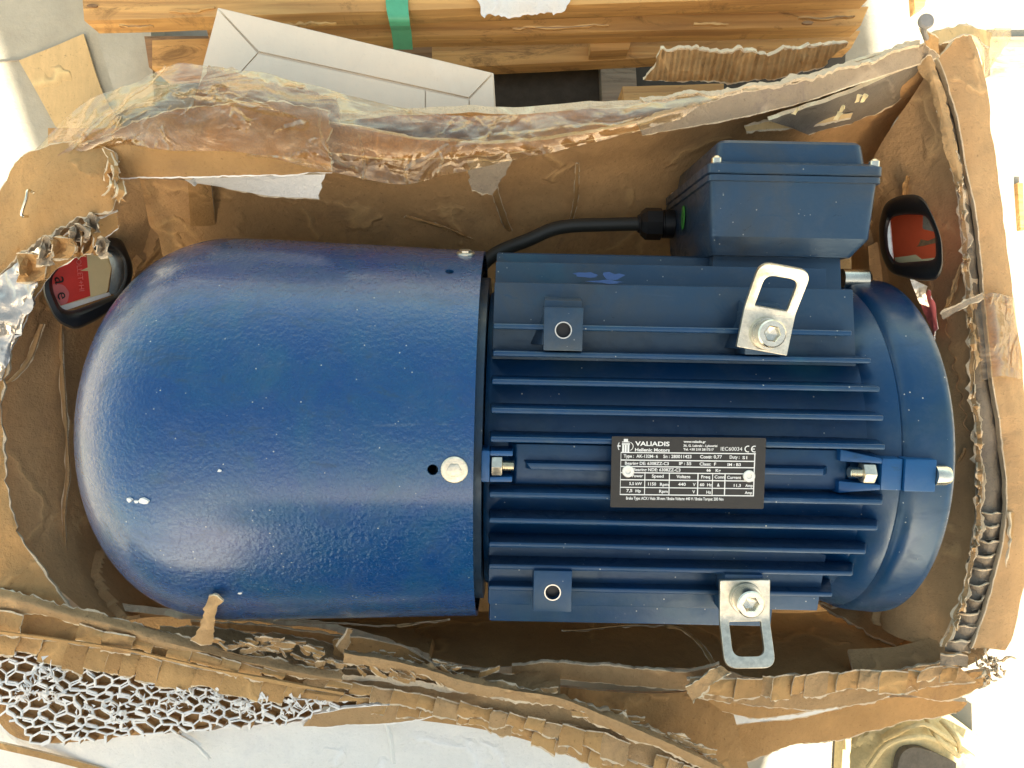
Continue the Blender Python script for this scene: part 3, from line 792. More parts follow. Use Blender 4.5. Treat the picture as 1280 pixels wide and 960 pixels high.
# creased ridges of paper on the inner walls
def ridge(pts, wdt, mat='kraft_torn', seed=1, lift=.001):
    a = [(x - wdt, y, z + lift) for x, y, z in pts]; b_ = [(x + wdt, y, z + lift) for x, y, z in pts]
    m_ = [(x, y, z + lift + .0022) for x, y, z in pts]
    return S('creased_paper', [a, m_, b_], 40, 4, mat, th=.0012, crum=.001, cs=60, seed=seed, rag=(.0008, .0008, 0, 0))
ridge([(80, 330, 0.194), (76, 420, 0.196), (80, 500, 0.192), (85, 590, 0.192), (80, 640, 0.192), (82, 700, 0.194), (78, 742, 0.204)], 3.2, seed=2)
ridge([(52, 405, 0.221), (38, 445, 0.221), (20, 470, 0.228), (4, 482, 0.231)], 4, seed=3)
ridge([(612, 208, 0.214), (622, 250, 0.174), (640, 300, 0.114)], 5, 'kraft', seed=4)
ridge([(508, 270, 0.162), (560, 286, 0.142), (612, 310, 0.109)], 3, 'kraft', seed=5)
ridge([(722, 205, 0.214), (718, 260, 0.154), (700, 310, 0.104)], 3, 'kraft', seed=6)
ridge([(1204, 330, 0.241), (1190, 370, 0.234), (1178, 400, 0.216)], 2, 'kraft_torn', seed=7)
ridge([(1136, 220, 0.214), (1132, 260, 0.194), (1140, 300, 0.179)], 2, 'kraft', seed=8)
ridge([(1206, 560, 0.232), (1190, 620, 0.211), (1196, 700, 0.211), (1188, 780, 0.211)], 1.5, 'kraft_torn', seed=9)
ridge([(705, 790, 0.174), (830, 783, 0.174), (870, 800, 0.189), (895, 835, 0.219)], 4, 'kraft', seed=10)
ridge([(345, 775, 0.214), (470, 783, 0.209), (520, 780, 0.204), (560, 775, 0.194)], 3, 'kraft_torn', seed=12)

# corner gusset at lower right
S('corner_gusset', [[(1010, 745, .10), (1100, 800, .16), (1170, 825, .2)], [(1040, 760, .13), (1110, 742, .13), (1178, 812, .205)]], 30, 8, 'kraft_torn', th=.002, crum=.004, cs=40, seed=4, rag=(.003, .003, 0, 0))

# rear left inner corner panel and inner flap
S('corner_panel', [[(150, 222, .2), (238, 225, .205)], [(145, 300, .12), (240, 300, .11)]], 14, 12, 'kraft_side', th=.004, crum=.003, cs=18, seed=14)
S('inner_flap', [[(234, 224, .212), (262, 224, .212)], [(240, 300, .115), (272, 296, .115)]], 6, 16, 'kraft', th=.005, crum=.003, cs=22, seed=15, rag=(0, .003, 0, 0))

# right rim: grey torn fibre between the plies, outer folded flap
RI = [(1160, 84), (1180, 140), (1196, 220), (1204, 300), (1212, 400), (1216, 480), (1222, 560), (1222, 640), (1208, 730), (1180, 808)]
RO = [(1170, 72), (1192, 140), (1208, 220), (1222, 300), (1231, 400), (1240, 480), (1252, 560), (1256, 640), (1240, 730), (1214, 812)]
S('torn_core', [[(x - 2, y, .243) for x, y in RI], [((a + c_) / 2, b_, .2455) for (a, b_), (c_, d_) in zip(RI, RO)], [(x + 4, y, .238) for x, y in RO]], 130, 8, 'fibre', edge='edge', th=.004, crum=.002, cs=50, seed=21, fine=.0012, rag=(.002, .002, 0, 0))
S('torn_liner', [[(x - 3, y, .248) for x, y in RI], [(x + 5, y, .2505) for x, y in RI]], 150, 3, 'kraft_torn', th=.0012, crum=.0015, cs=40, seed=22, rag=(.0045, .0035, 0, 0), fine=.001)
OUT = [(1206, 36), (1232, 110), (1242, 200), (1254, 300), (1266, 400), (1274, 500), (1284, 570), (1290, 640), (1272, 740), (1252, 812)]
S('outer_flap', [[(x + 2, y, .252) for x, y in RO[:1]] + [(x + 1, y, .250) for x, y in RO[1:]], [((a + c_) / 2 + 4, (b_ + d_) / 2, .250) for (a, b_), (c_, d_) in zip(RO, OUT)], [(x, y, .228) for x, y in OUT], [(640 + (x - 640) * .84, 480 + (y - 480) * .84, .12) for x, y in OUT]], 100, 16, 'kraft_side', edge='edge', th=.005, crum=.004, cs=12, seed=23, rag=(.002, 0, .004, .004), label='outer side flap of the box folded down towards the bright ground')
S('packing_tape', [[(1216, 374, .257), (1240, 366, .258), (1268, 372, .246)], [(1222, 420, .257), (1246, 420, .258), (1273, 424, .246)], [(1228, 476, .257), (1250, 470, .258), (1277, 474, .246)]], 24, 20, 'tape', edge='tape', th=.0004, crum=.0012, cs=40, seed=67, label='short band of clear tape across the right rim')
S('torn_shred', [[(1176, 392, .256), (1206, 376, .262), (1226, 366, .258)], [(1182, 400, .256), (1208, 384, .262), (1230, 374, .258)]], 16, 4, 'kraft_grey', th=.0008, crum=.002, cs=60, seed=68, rag=(.002, .002, .002, .002))
# small torn lips along the right rim
for i in range(26):
    t = rnd.random(); k = min(int(t * 9), 8); f_ = t * 9 - k
    x = RI[k][0] * (1 - f_) + RI[k + 1][0] * f_; y = RI[k][1] * (1 - f_) + RI[k + 1][1] * f_
    L = rnd.uniform(8, 22); W_ = rnd.uniform(3, 9)
    S('torn_shred', [[(x, y, .250), (x + rnd.uniform(-4, 4), y + L * .5, .2535), (x + rnd.uniform(-5, 5), y + L, .250)], [(x + W_, y, .2525), (x + W_, y + L * .5, .256), (x + W_ * .7, y + L * .9, .251)]], 10, 3, 'kraft_torn', th=.0008, crum=.002, cs=90, seed=30 + i, rag=(.002, .002, .002, .002))
# exposed flute steps in the lower right rim
for i in range(11):
    t = i / 10; x = 1240 - 46 * t ** 1.6; y = 640 + 178 * t
    S('flute_strip', [[(x - 17, y, .246), (x, y + 3, .252), (x + 15, y + 1, .247)], [(x - 19, y + 15, .240), (x - 2, y + 17, .246), (x + 12, y + 15, .241)]], 8, 4, 'fibre', edge='edge', th=.001, crum=.0025, cs=70, seed=60 + i, rag=(.0012, .002, .001, .001))
S('torn_ply', [[(1262, 640, .252), (1256, 700, .25), (1240, 760, .246), (1224, 800, .242)], [(1274, 640, .246), (1266, 700, .244), (1254, 760, .24), (1240, 812, .235)]], 30, 4, 'kraft', th=.0015, crum=.004, cs=30, seed=72, rag=(.003, .002, 0, 0))
# frayed corner knot lower right
for i in range(22):
    a = rnd.uniform(0, 2 * PI); x, y = 1240 + rnd.uniform(-12, 12), 836 + rnd.uniform(-16, 14); L = rnd.uniform(8, 20)
    S('frayed_strip', [[(x, y, .245), (x + L * .5 * math.cos(a), y + L * .5 * math.sin(a), .252 + rnd.uniform(0, .004)), (x + L * math.cos(a + .5), y + L * math.sin(a + .5), .243)],
        [(x + 2.5, y + 2, .243), (x + L * .5 * math.cos(a) + 2, y + L * .5 * math.sin(a) + 2.5, .2535), (x + L * math.cos(a + .5) + 1, y + L * math.sin(a + .5) + 1, .244)]], 8, 2, 'edge', th=.001, crum=.001, cs=80, seed=80 + i)

# top right flap: long grey board leaning inward, with the underside in view
S('top_flap', [[(800, 158, .262), (860, 132, .262), (940, 112, .264), (1020, 96, .266), (1080, 74, .266), (1168, 48, .262)],
    [(802, 170, .252), (900, 152, .252), (1000, 130, .254), (1080, 104, .256), (1168, 74, .256)]], 90, 8, 'kraft_grey', edge='edge', th=.004, crum=.0016, cs=16, seed=41, rag=(.0022, .0004, .001, .002), label='greyish long flap along the rear right rim')
S('top_flap_underside', [[(960, 148, .244), (1050, 118, .250), (1110, 94, .252), (1162, 76, .252)], [(1010, 168, .215), (1075, 152, .205), (1120, 126, .215), (1158, 92, .235)]], 40, 10, 'fibre', edge='edge', th=.003, crum=.003, cs=20, seed=42, rag=(0, .004, 0, 0))
S('torn_ply', [[(800, 122, .262), (900, 112, .264), (1000, 96, .266), (1080, 72, .267), (1150, 50, .264)], [(806, 128, .264), (900, 117, .266), (1000, 101, .268), (1080, 77, .269), (1150, 55, .266)]], 110, 2, 'edge', th=.002, crum=.003, cs=50, seed=43, rag=(.003, .003, 0, 0), fine=.001)
S('torn_strip', [[(1148, 84, .256), (1160, 70, .262), (1172, 80, .262)], [(1166, 120, .255), (1176, 130, .258), (1182, 120, .256)], [(1182, 190, .253), (1190, 180, .256), (1196, 176, .254)], [(1196, 240, .250), (1202, 232, .254), (1206, 230, .252)]], 8, 40, 'kraft_torn', th=.0014, crum=.0025, cs=40, seed=44, rag=(.003, .003, .002, .002))
S('torn_tab', [[(1152, 38, .272), (1174, 46, .270)], [(1158, 58, .268), (1176, 70, .266)]], 8, 8, 'kraft', th=.002, crum=.003, cs=40, seed=45, rag=(.003, .002, .002, .002))
S('corner_paper', [[(1158, 44, .262), (1205, 34, .262), (1240, 38, .255)], [(1176, 58, .266), (1208, 44, .266), (1235, 60, .255)]], 26, 5, 'sheet_card', th=.0008, crum=.003, cs=40, seed=46, rag=(.003, .002, .002, .002))

# top left: curled flap along the rear rim under the tape
S('rear_flap', [[(110, 182, .262), (180, 150, .268), (262, 130, .27), (350, 128, .27), (415, 140, .268)],
    [(130, 190, .272), (200, 175, .279), (280, 172, .28), (350, 180, .278), (412, 196, .272)],
    [(150, 224, .262), (200, 224, .266), (290, 221, .266), (360, 220, .262), (414, 217, .258)]], 70, 16, 'kraft', edge='white_lip', th=.0035, crum=.0028, cs=14, seed=51, rag=(.002, .001, 0, .004), label='curled tan flap of the rear rim under clear tape')
S('rear_flap_liner', [[(232, 222, .250), (320, 221, .252), (404, 219, .252)], [(240, 229, .232), (330, 244, .232), (396, 250, .236)]], 40, 6, 'white_board', th=.0015, crum=.0018, cs=16, seed=52, rag=(0, .001, .002, .003), label='whitish lining hanging below the curled rear flap')
S('rear_ply', [[(262, 80, .255), (300, 90, .256), (350, 104, .256), (421, 121, .255)], [(240, 140, .25), (300, 160, .25), (350, 170, .25), (421, 172, .25)]], 46, 10, 'kraft', edge='edge', th=.004, crum=.003, cs=16, seed=53, rag=(.0035, .001, .002, .003))
S('torn_tag', [[(584, 198, .245), (640, 200, .242)], [(588, 238, .225), (614, 243, .222)]], 10, 10, 'kraft_grey', th=.0015, crum=.003, cs=30, seed=54, rag=(.002, .004, .003, .003))
S('torn_ply', [[(930, 156, .225), (1000, 146, .225), (1066, 140, .228)], [(930, 164, .222), (1000, 160, .222), (1062, 148, .226)]], 40, 3, 'sheet_card', th=.001, crum=.002, cs=40, seed=47, rag=(.002, .002, .002, .002))  # pale strip whose colour stands in for sunlight through the gap
for i, (x, y) in enumerate(((1052, 130), (1046, 140), (1072, 117), (1080, 118), (994, 134))):  # cream slips painted in as small patches of sun
    S('torn_shred', [[(x, y, .262), (x + 4, y + 3, .264)], [(x - 4, y + 11, .258), (x + 1, y + 12, .258)]], 5, 5, 'cream', edge='cream', th=.0007, crum=.002, cs=90, seed=410 + i, rag=(.001, .001, .001, .001))  # no torn card here: slip standing in for a patch of sun
# rim board between the tape: grey-tan folded lip
S('rear_lip', [[(400, 150, .255), (520, 172, .252), (640, 178, .252), (760, 160, .256), (815, 146, .260)], [(400, 190, .245), (500, 200, .243), (620, 194, .244), (740, 174, .25), (812, 160, .256)]], 60, 8, 'kraft', edge='edge', th=.003, crum=.0022, cs=22, seed=55, rag=(.0015, .001, 0, 0))
# packing tape
S('packing_tape', [[(36, 196, .255), (95, 138, .262), (160, 104, .270), (215, 79, .272), (290, 88, .272), (400, 112, .268), (520, 138, .264), (640, 142, .264), (760, 132, .268), (900, 118, .274)],
    [(54, 224, .262), (118, 172, .276), (180, 148, .288), (260, 140, .290), (320, 142, .288), (420, 160, .280), (520, 182, .272), (640, 176, .270), (760, 156, .274), (880, 130, .276)],
    [(80, 215, .258), (140, 184, .272), (210, 188, .286), (300, 190, .286), (400, 212, .278), (500, 230, .262), (560, 218, .262), (640, 200, .264), (740, 178, .268), (850, 150, .272)]], 150, 26, 'tape', edge='tape', th=.0004, crum=.004, cs=14, seed=61, fine=.0012, label='wrinkled clear packing tape along the torn rear rim')
for i, (a, b_, c_) in enumerate([((60, 208), (110, 160), (208, 84)), ((396, 128), (402, 170), (412, 192)), ((446, 165), (452, 200), (450, 222)), ((545, 182), (550, 195), (546, 216)), ((505, 226), (508, 205), (560, 180)), ((300, 192), (360, 196), (410, 214)), ((330, 170), (372, 152), (384, 152)), ((118, 166), (142, 152), (152, 146)), ((220, 120), (300, 125), (380, 150)), ((560, 175), (680, 160), (800, 146))]):
    S('tape_fold', [[(*a, .274 if a[0] > 220 else .266), (*b_, .290 if 150 < b_[0] < 390 else .2795), (*c_, .282)], [(a[0] + 3, a[1] + 2.5, .275 if a[0] > 220 else .267), (b_[0] + 4, b_[1] + 3, .292 if 150 < b_[0] < 390 else .281), (c_[0] + 2, c_[1] + 2, .283)]], 24, 2, 'tape', edge='tape', th=.0006, crum=.003, cs=50, seed=90 + i)

# left upper corner: big curled corner of board
S('corner_board', [[(-30, 330, .235), (-8, 262, .242), (18, 205, .250), (62, 182, .262), (118, 180, .272), (142, 190, .275)],
    [(-30, 360, .25), (20, 290, .262), (55, 240, .272), (90, 215, .28), (130, 222, .282), (150, 232, .278)],
    [(-30, 375, .250), (22, 322, .262), (66, 290, .272), (104, 272, .276), (138, 262, .274), (150, 248, .272)]], 70, 22, 'kraft', edge='edge', th=.004, crum=.004, cs=13, seed=63, rag=(.001, .004, 0, .003), label='curled upper left corner of the box with a steel staple')
S('corner_ply', [[(-20, 392, .246), (24, 340, .252), (70, 302, .258), (110, 280, .262), (146, 262, .262)], [(-10, 478, .236), (22, 425, .240), (46, 372, .246), (74, 334, .25), (104, 316, .25), (150, 286, .25)]], 60, 12, 'kraft', edge='white_lip', th=.0015, crum=.003, cs=24, seed=64, rag=(.002, .0025, 0, .002))
S('left_rim', [[(-40, 380, .25), (-40, 500, .25), (-38, 620, .25), (-30, 740, .245)], [(30, 392, .246), (6, 470, .244), (10, 600, .242), (36, 690, .24), (90, 765, .238)]], 50, 8, 'kraft', edge='edge', th=.003, crum=.004, cs=20, seed=65, rag=(0, .0045, 0, 0))
S('foil_tape', [[(-20, 355, .262), (10, 335, .264), (36, 315, .266)], [(-20, 420, .256), (14, 395, .258), (46, 352, .262)], [(-20, 498, .248), (6, 462, .250), (38, 372, .254)]], 36, 30, 'foil', edge='foil', th=.0006, crum=.006, cs=45, seed=66, rag=(0, .003, 0, .003), label='crinkled shiny tape patch on the left rim')
# crumpled torn paper flaps
pz = [(22, 318, 60, 352, 30), (44, 300, 66, 330, 0), (60, 296, 92, 322, 40), (84, 282, 112, 300, 10), (98, 284, 116, 316, 60), (104, 272, 124, 290, 70), (92, 300, 104, 320, 0), (118, 300, 136, 318, 30)]
for i, (x0, y0, x1, y1, q) in enumerate(pz):
    h = .268 + rnd.uniform(0, .012)
    S('crumpled_paper', [[(x0, y0, h), ((x0 + x1) / 2, y0 - 4, h + .010), (x1, y0 + 3, h)], [(x0 + 3, (y0 + y1) / 2, h + .012), ((x0 + x1) / 2 + 4, (y0 + y1) / 2, h - .004), (x1 - 3, (y0 + y1) / 2 + 2, h + .01)], [(x0 - 2, y1, h - .004), ((x0 + x1) / 2, y1 + 3, h + .004), (x1 + 2, y1, h - .002)]], 5, 5, 'kraft_grey' if i % 2 else 'kraft', edge='edge', th=.0008, crum=.003, cs=50, seed=100 + i, rag=(.002, .002, .002, .002), smooth=None)
for i, (x, y) in enumerate(((132, 205), (140, 222), (146, 238), (140, 214), (136, 232))):
    S('torn_shred', [[(x - 4, y - 18, .284), (x + 2, y, .294), (x - 6, y + 16, .284)], [(x + 8, y - 14, .286), (x + 10, y + 2, .290), (x + 4, y + 18, .284)]], 6, 4, 'kraft', th=.001, crum=.003, cs=60, seed=120 + i, rag=(.003, .003, .003, .003))
st = [P(35, 238, .2795), P(33, 248, .2815), P(27, 268, .2795)]
mk('staple', tube([st[0] - Vector((0, 0, .006)), st[0], st[1], st[2], st[2] - Vector((0, 0, .006))], .0009, 8), M_['steel'], bx, world=True)

# ---- hand-hole grommets in the side walls
def grommet(outer, inner, zf, label):
    th = .010
    c_ = Vector((sum(x for x, y in outer) / len(outer), sum(y for x, y in outer) / len(outer)))
    O = rounded(outer, 12, 6); I = rounded(inner, 8, 6)
    # to a common count
    def rs(L, n=64):
        L3 = [Vector((x, y, 0)) for x, y in L] + [Vector((L[0][0], L[0][1], 0))]
        o_ = smoothline(L3, n, lin=True)[:-1]
        k0 = min(range(n), key=lambda k: math.atan2(o_[k].y - c_.y, o_[k].x - c_.x) % (2 * PI))
        return o_[k0:] + o_[:k0]
    A, B_ = rs(O), rs(I)
    rings = [(1, 0, -.010), (1.0, 0, -.003), (.97, .03, .001), (.85, .15, .0035), (.35, .65, .0045), (.1, .9, .002), (0, 1, -.002), (0, 1, -.012)]
    V, F = [], []; n = len(A)
    for ka, kb, dz in rings:
        for a, b_ in zip(A, B_):
            x, y = a.x * ka + b_.x * kb, a.y * ka + b_.y * kb
            V.append(tuple(P(x, y, zf(x, y) + dz)))
    m_ = len(rings)
    for i in range(m_):
        j = (i + 1) % m_
        for k in range(n): F.append((i * n + k, i * n + (k + 1) % n, j * n + (k + 1) % n, j * n + k))
    o = mk('hand_hole_grommet', (V, F), M_['black_plastic'], bx, world=True, smooth=50); o['label'] = label
    return o
zl = lambda x, y: .240 - (x - 55) * .00045
gl_ = grommet([(60, 335), (98, 300), (152, 296), (168, 335), (160, 372), (126, 398), (94, 414), (70, 402), (52, 364)], [(64, 348), (84, 322), (136, 312), (154, 322), (156, 348), (146, 368), (90, 389), (76, 386), (67, 366)], zl, 'black plastic hand-hole grommet in the left wall')
zr = lambda x, y: .205 + (x - 1095) * .0009
gr_ = grommet([(1106, 252), (1128, 243), (1152, 243), (1166, 268), (1178, 300), (1179, 334), (1172, 351), (1146, 351), (1112, 342), (1100, 316), (1098, 280)],
              [(1113, 272), (1130, 268), (1158, 269), (1169, 292), (1170, 325), (1120, 329), (1111, 315), (1109, 290)], zr, 'black plastic hand-hole grommet in the right wall')
def flatpoly(name, pts, zf, dz, mat, parent, th=.0008):
    V = [tuple(P(x, y, zf(x, y) + dz)) for x, y in pts] + [tuple(P(x, y, zf(x, y) + dz - th)) for x, y in pts]; n = len(pts)
    F = [tuple(range(n)), tuple(range(n, 2 * n))[::-1]] + [(i, n + i, n + (i + 1) % n, (i + 1) % n) for i in range(n)]
    return mk(name, (V, F), M_[mat], parent, world=True, smooth=None)
lb = flatpoly('shipping_label', rounded([(60, 350), (84, 318), (134, 308), (140, 330), (134, 366), (88, 384), (72, 388)], 4), zl, -.006, 'cream', bx); lb['label'] = 'red and cream printed label seen through the left hand hole'
flatpoly('red_print', [(64, 346), (84, 322), (108, 316), (113, 370), (76, 382), (66, 366)], zl, -.0055, 'red', lb, .0004)
flatpoly('pink_print', rounded([(66, 354), (80, 356), (87, 366), (84, 379), (76, 382), (66, 366)], 4), zl, -.0052, 'pink', lb, .0003)
flatpoly('label_border', [(74, 383), (137, 365), (139, 369), (82, 388)], zl, -.005, 'white_lip', lb, .0003)
flatpoly('steel_liner', rounded([(132, 308), (152, 318), (158, 348), (146, 370), (136, 366), (140, 336)], 3), zl, -.0035, 'bare', gl_)
def label_text(s, size, px, py, ang, zf, dz, mat, parent, bold=0.0):
    v, f = text_vf(s, size, 0, 0, 0, bold); c_ = P(px, py, zf(px, py) + dz); r = Matrix.Rotation(ang, 4, 'Z')
    return mk('lettering', ([tuple(Vector(c_) + r @ Vector(q)) for q in v], f), M_[mat], parent, world=True, smooth=None)
label_text('a', .0135, 68, 346, R(-82), zl, -.0047, 'black_ink', lb)
label_text('e', .0115, 71, 366, R(-75), zl, -.0044, 'black_ink', lb)
label_text('OLLET+HI', .0052, 95, 324, R(-84), zl, -.0047, 'pink', lb)
lr = flatpoly('shipping_label', rounded([(1112, 262), (1164, 262), (1174, 296), (1172, 330), (1118, 332)], 4), zr, -.010, 'orange_red', bx); lr['label'] = 'orange-red label seen through the right hand hole'
flatpoly('grey_tape', rounded([(1146, 268), (1162, 268), (1170, 290), (1152, 286)], 2), zr, -.0094, 'kraft_grey', lr, .0004)
flatpoly('torn_mark', [(1142, 306), (1150, 299), (1160, 301), (1172, 296), (1172, 303), (1152, 308), (1142, 309)], zr, -.0092, 'wood_dark', lr, .0004)
flatpoly('label_border', [(1118, 322), (1134, 320), (1146, 318), (1152, 324), (1170, 322), (1171, 329), (1120, 330)], zr, -.009, 'cream', lr, .0004)
S('steel_liner', [[(1108, 272, .210), (1124, 266, .212), (1134, 266, .212)], [(1106, 300, .208), (1116, 300, .210), (1128, 300, .212)], [(1112, 328, .208), (1122, 328, .210), (1134, 326, .212)]], 10, 14, 'bare', edge='bare', th=.001, parent=gr_)
S('torn_label', [[(1150, 380, 0.220), (1160, 362, 0.230), (1166, 372, 0.230)], [(1154, 392, 0.218), (1164, 384, 0.228), (1170, 384, 0.230)], [(1168, 416, 0.220), (1171, 420, 0.225), (1172, 424, 0.230)]], 8, 16, 'pink', edge='white_lip', th=.0006, crum=.002, cs=60, seed=130, label='torn pink paper label hanging under the right grommet')
S('tape_scrap', [[(1138, 348, 0.235), (1160, 358, 0.232)], [(1140, 356, 0.233), (1158, 368, 0.230)], [(1150, 380, 0.226), (1162, 384, 0.226)]], 8, 8, 'foil', edge='foil', th=.0006, crum=.003, cs=60, seed=131)
# wax crayon scrawl on the right wall
pts_ = []
for i in range(40):
    t = i / 39; pts_.append(P(1180 + 30 * t + 3 * math.sin(t * 40), 395 + 150 * t, .222 + .014 * t + .0035))
mk('scrawl', tube(pts_, .0005, 5, 2), M_['wood_dark'], bx, world=True)

# ---- lower edge: torn honeycomb board
def lerp_curve(C, x):
    for (x0, y0), (x1, y1) in zip(C, C[1:]):
        if x <= x1: return y0 + (y1 - y0) * (x - x0) / (x1 - x0)
    return C[-1][1]
CA = [(-40, 726), (0, 733), (60, 750), (150, 773), (240, 800), (300, 815), (420, 838), (520, 838), (640, 862), (760, 888), (860, 930), (900, 960), (960, 1000)]
CB = [(-40, 752), (0, 760), (60, 768), (170, 794), (280, 820), (360, 838), (440, 852), (560, 872), (640, 890), (760, 915), (860, 955), (960, 1000)]
CC = [(-40, 784), (0, 790), (50, 796), (160, 812), (260, 835), (350, 852), (440, 868), (560, 890), (640, 905), (760, 940), (830, 965), (960, 1010)]
CD = [(-40, 808), (0, 812), (60, 824), (130, 840), (230, 858), (300, 868), (350, 873), (440, 876), (520, 893), (600, 902), (660, 918), (760, 955), (800, 975), (960, 1030)]
def rowc(C, z, x0=-40, x1=900, n=14, dy=0):
    return [(x0 + (x1 - x0) * i / n, lerp_curve(C, x0 + (x1 - x0) * i / n) + dy, z) for i in range(n + 1)]
S('front_rim_ply', [rowc(CA, .246, x1=430), [(x, y, z) for x, y, z in rowc([(a, b_ + 12) for a, b_ in CA], .252, x1=430)], rowc(CB, .247, x1=430, dy=6)], 110, 10, 'kraft_torn', edge='edge', th=.004, crum=.003, cs=22, seed=140, rag=(.0035, .0015, 0, .004), label='fuzzy torn top ply of the front rim')
S('front_rim_ply', [rowc(CA, .236, x0=380, x1=900), rowc(CC, .238, x0=380, x1=900)], 110, 16, 'kraft_torn', edge='edge', th=.004, crum=.003, cs=24, seed=141, rag=(.004, .002, .004, 0), fine=.0015)
S('front_rim_backing', [rowc(CB, .236), rowc(CD, .230, dy=8)], 110, 8, 'kraft', th=.004, crum=.0015, seed=142)
def teeth(C0, C1, x0, x1, wmin, wmax, zt, seed, tilt=.004, mats=('flute', 'kraft'), skew=-5):
    r = random.Random(seed); x = x0; i = 0
    while x < x1:
        w_ = r.uniform(wmin, wmax) * r.choice([.7, 1, 1, 1.3]); xe = x + w_
        ya, yb = lerp_curve(C0, x), lerp_curve(C0, xe); yc, yd = lerp_curve(C1, x), lerp_curve(C1, xe)
        j = lambda s: r.uniform(-s, s)
        z0 = zt + r.choice([-.0012, 0, 0, .0010, .002]); za, zb = r.uniform(-.0025, .0025), r.uniform(-.0025, .0025)
        ext = r.choice([-3, 0, 1, 3, 5, 8])
        if r.random() < .93:
            kx = r.uniform(-3, 3)
            S('flute_strip', [[(x + 1, ya + j(2), z0 + za), (x + w_ * .5, (ya + yb) / 2 + j(1), z0 + (za + zb) / 2), (xe + 1, yb + j(2), z0 + zb)],
                          [(x + skew * .5, (ya + yc) / 2, z0 + za + .0012), (x + w_ * .5 + skew * .5 + kx, (ya + yb + yc + yd) / 4, z0 + (za + zb) / 2 + r.uniform(-.001, .002)), (xe + 1 + skew * .5, (yb + yd) / 2, z0 + zb + .0012)],
                          [(x + skew, yc + ext + j(2), z0 + za - .001), (x + w_ * .5 + skew, (yc + yd) / 2 + ext + j(2), z0 + (za + zb) / 2 - .0015), (xe + skew, yd + ext + j(4), z0 + zb - .001)]],
              8, 7, mats[i % len(mats)], edge='edge', th=.0007, crum=.0005, cs=50, seed=seed * 50 + i, rag=(.0006, .0020, .0003, .0008), rf=2.0, smooth=28)
        x = xe; i += 1
teeth([(a, b_ + 3) for a, b_ in CB], [(a, b_ - 2) for a, b_ in CC], -35, 440, 22, 44, .2495, 3)
teeth([(a, b_ + 2) for a, b_ in CC], CD, -35, 450, 20, 40, .2430, 4, skew=-8)
teeth([(a, b_ + 2) for a, b_ in CB], CC, 440, 900, 14, 34, .2430, 5, tilt=.005, mats=('flute', 'kraft_torn', 'kraft'))
teeth(CC, [(a, b_ + 2) for a, b_ in CD], 450, 900, 14, 30, .2380, 6, tilt=.003, mats=('kraft', 'flute', 'kraft_torn'))
S('rim_fold_line', [rowc(CC, .2545, x1=430, dy=-2), rowc(CC, .2565, x1=430, dy=.5), rowc(CC, .2545, x1=430, dy=3)], 70, 3, 'flute', th=.0015, crum=.001, seed=143)
# torn ridge that crosses the lower middle
RD = [(430, 812), (520, 828), (580, 848), (640, 858), (700, 868), (760, 892), (820, 918), (880, 945), (960, 985)]
S('torn_ridge', [[(x, y, .248) for x, y in RD], [(x, y + 6, .254) for x, y in RD], [(x, y + 14, .246) for x, y in RD]], 130, 6, 'kraft_torn', edge='edge', th=.0016, crum=.003, cs=35, seed=144, rag=(.004, .003, 0, 0), fine=.002)
for i in range(110):
    x = rnd.uniform(250, 880) if i < 60 else rnd.uniform(290, 560); y = lerp_curve([(250, 794), (430, 822)] + RD[1:], x) + rnd.uniform(-12, 14)
    L = rnd.uniform(10, 34); a = rnd.gauss(.25, .25); h = .244 + rnd.uniform(-.006, .006)
    W_ = rnd.uniform(3, 9); ca, sa = math.cos(a), math.sin(a)
    S('torn_shred', [[(x, y, h), (x + L * .5 * ca, y + L * .5 * sa, h + rnd.uniform(0, .003)), (x + L * ca, y + L * sa, h)],
        [(x + 2, y + W_, h - .001), (x + L * .5 * ca, y + L * .5 * sa + W_, h + rnd.uniform(-.001, .002)), (x + L * ca - 2, y + L * sa + W_ * .7, h - .001)]], 10, 4, ('kraft_torn', 'flute', 'kraft')[i % 3], th=.0006, crum=.0008, cs=90, seed=200 + i, rag=(.0016, .0020, .0016, .0016), rf=2.0, smooth=30)
S('front_rim_rubble', [[(200, 784, .215), (300, 787, .212), (380, 796, .212), (440, 812, .212), (560, 838, .212), (700, 842, .205)], [(200, 806, .236), (300, 820, .236), (400, 838, .238), (480, 850, .240), (580, 862, .240), (700, 880, .235)]], 120, 12, 'kraft_torn', th=.004, crum=.003, cs=26, seed=146, fine=.0015, rag=(.003, 0, 0, 0))
S('corner_fill', [[(1060, 812, .20), (1130, 806, .205), (1200, 780, .215), (1225, 740, .22)], [(1070, 850, .215), (1150, 846, .22), (1222, 826, .226), (1256, 780, .226)]], 40, 10, 'kraft_torn', th=.004, crum=.003, cs=30, seed=147)
S('rim_base', [[(-60, 720, .18), (60, 750, .18), (200, 790, .18), (400, 830, .18)], [(-60, 830, .18), (60, 850, .18), (200, 880, .18), (400, 900, .18)]], 20, 5, 'kraft', th=.004)
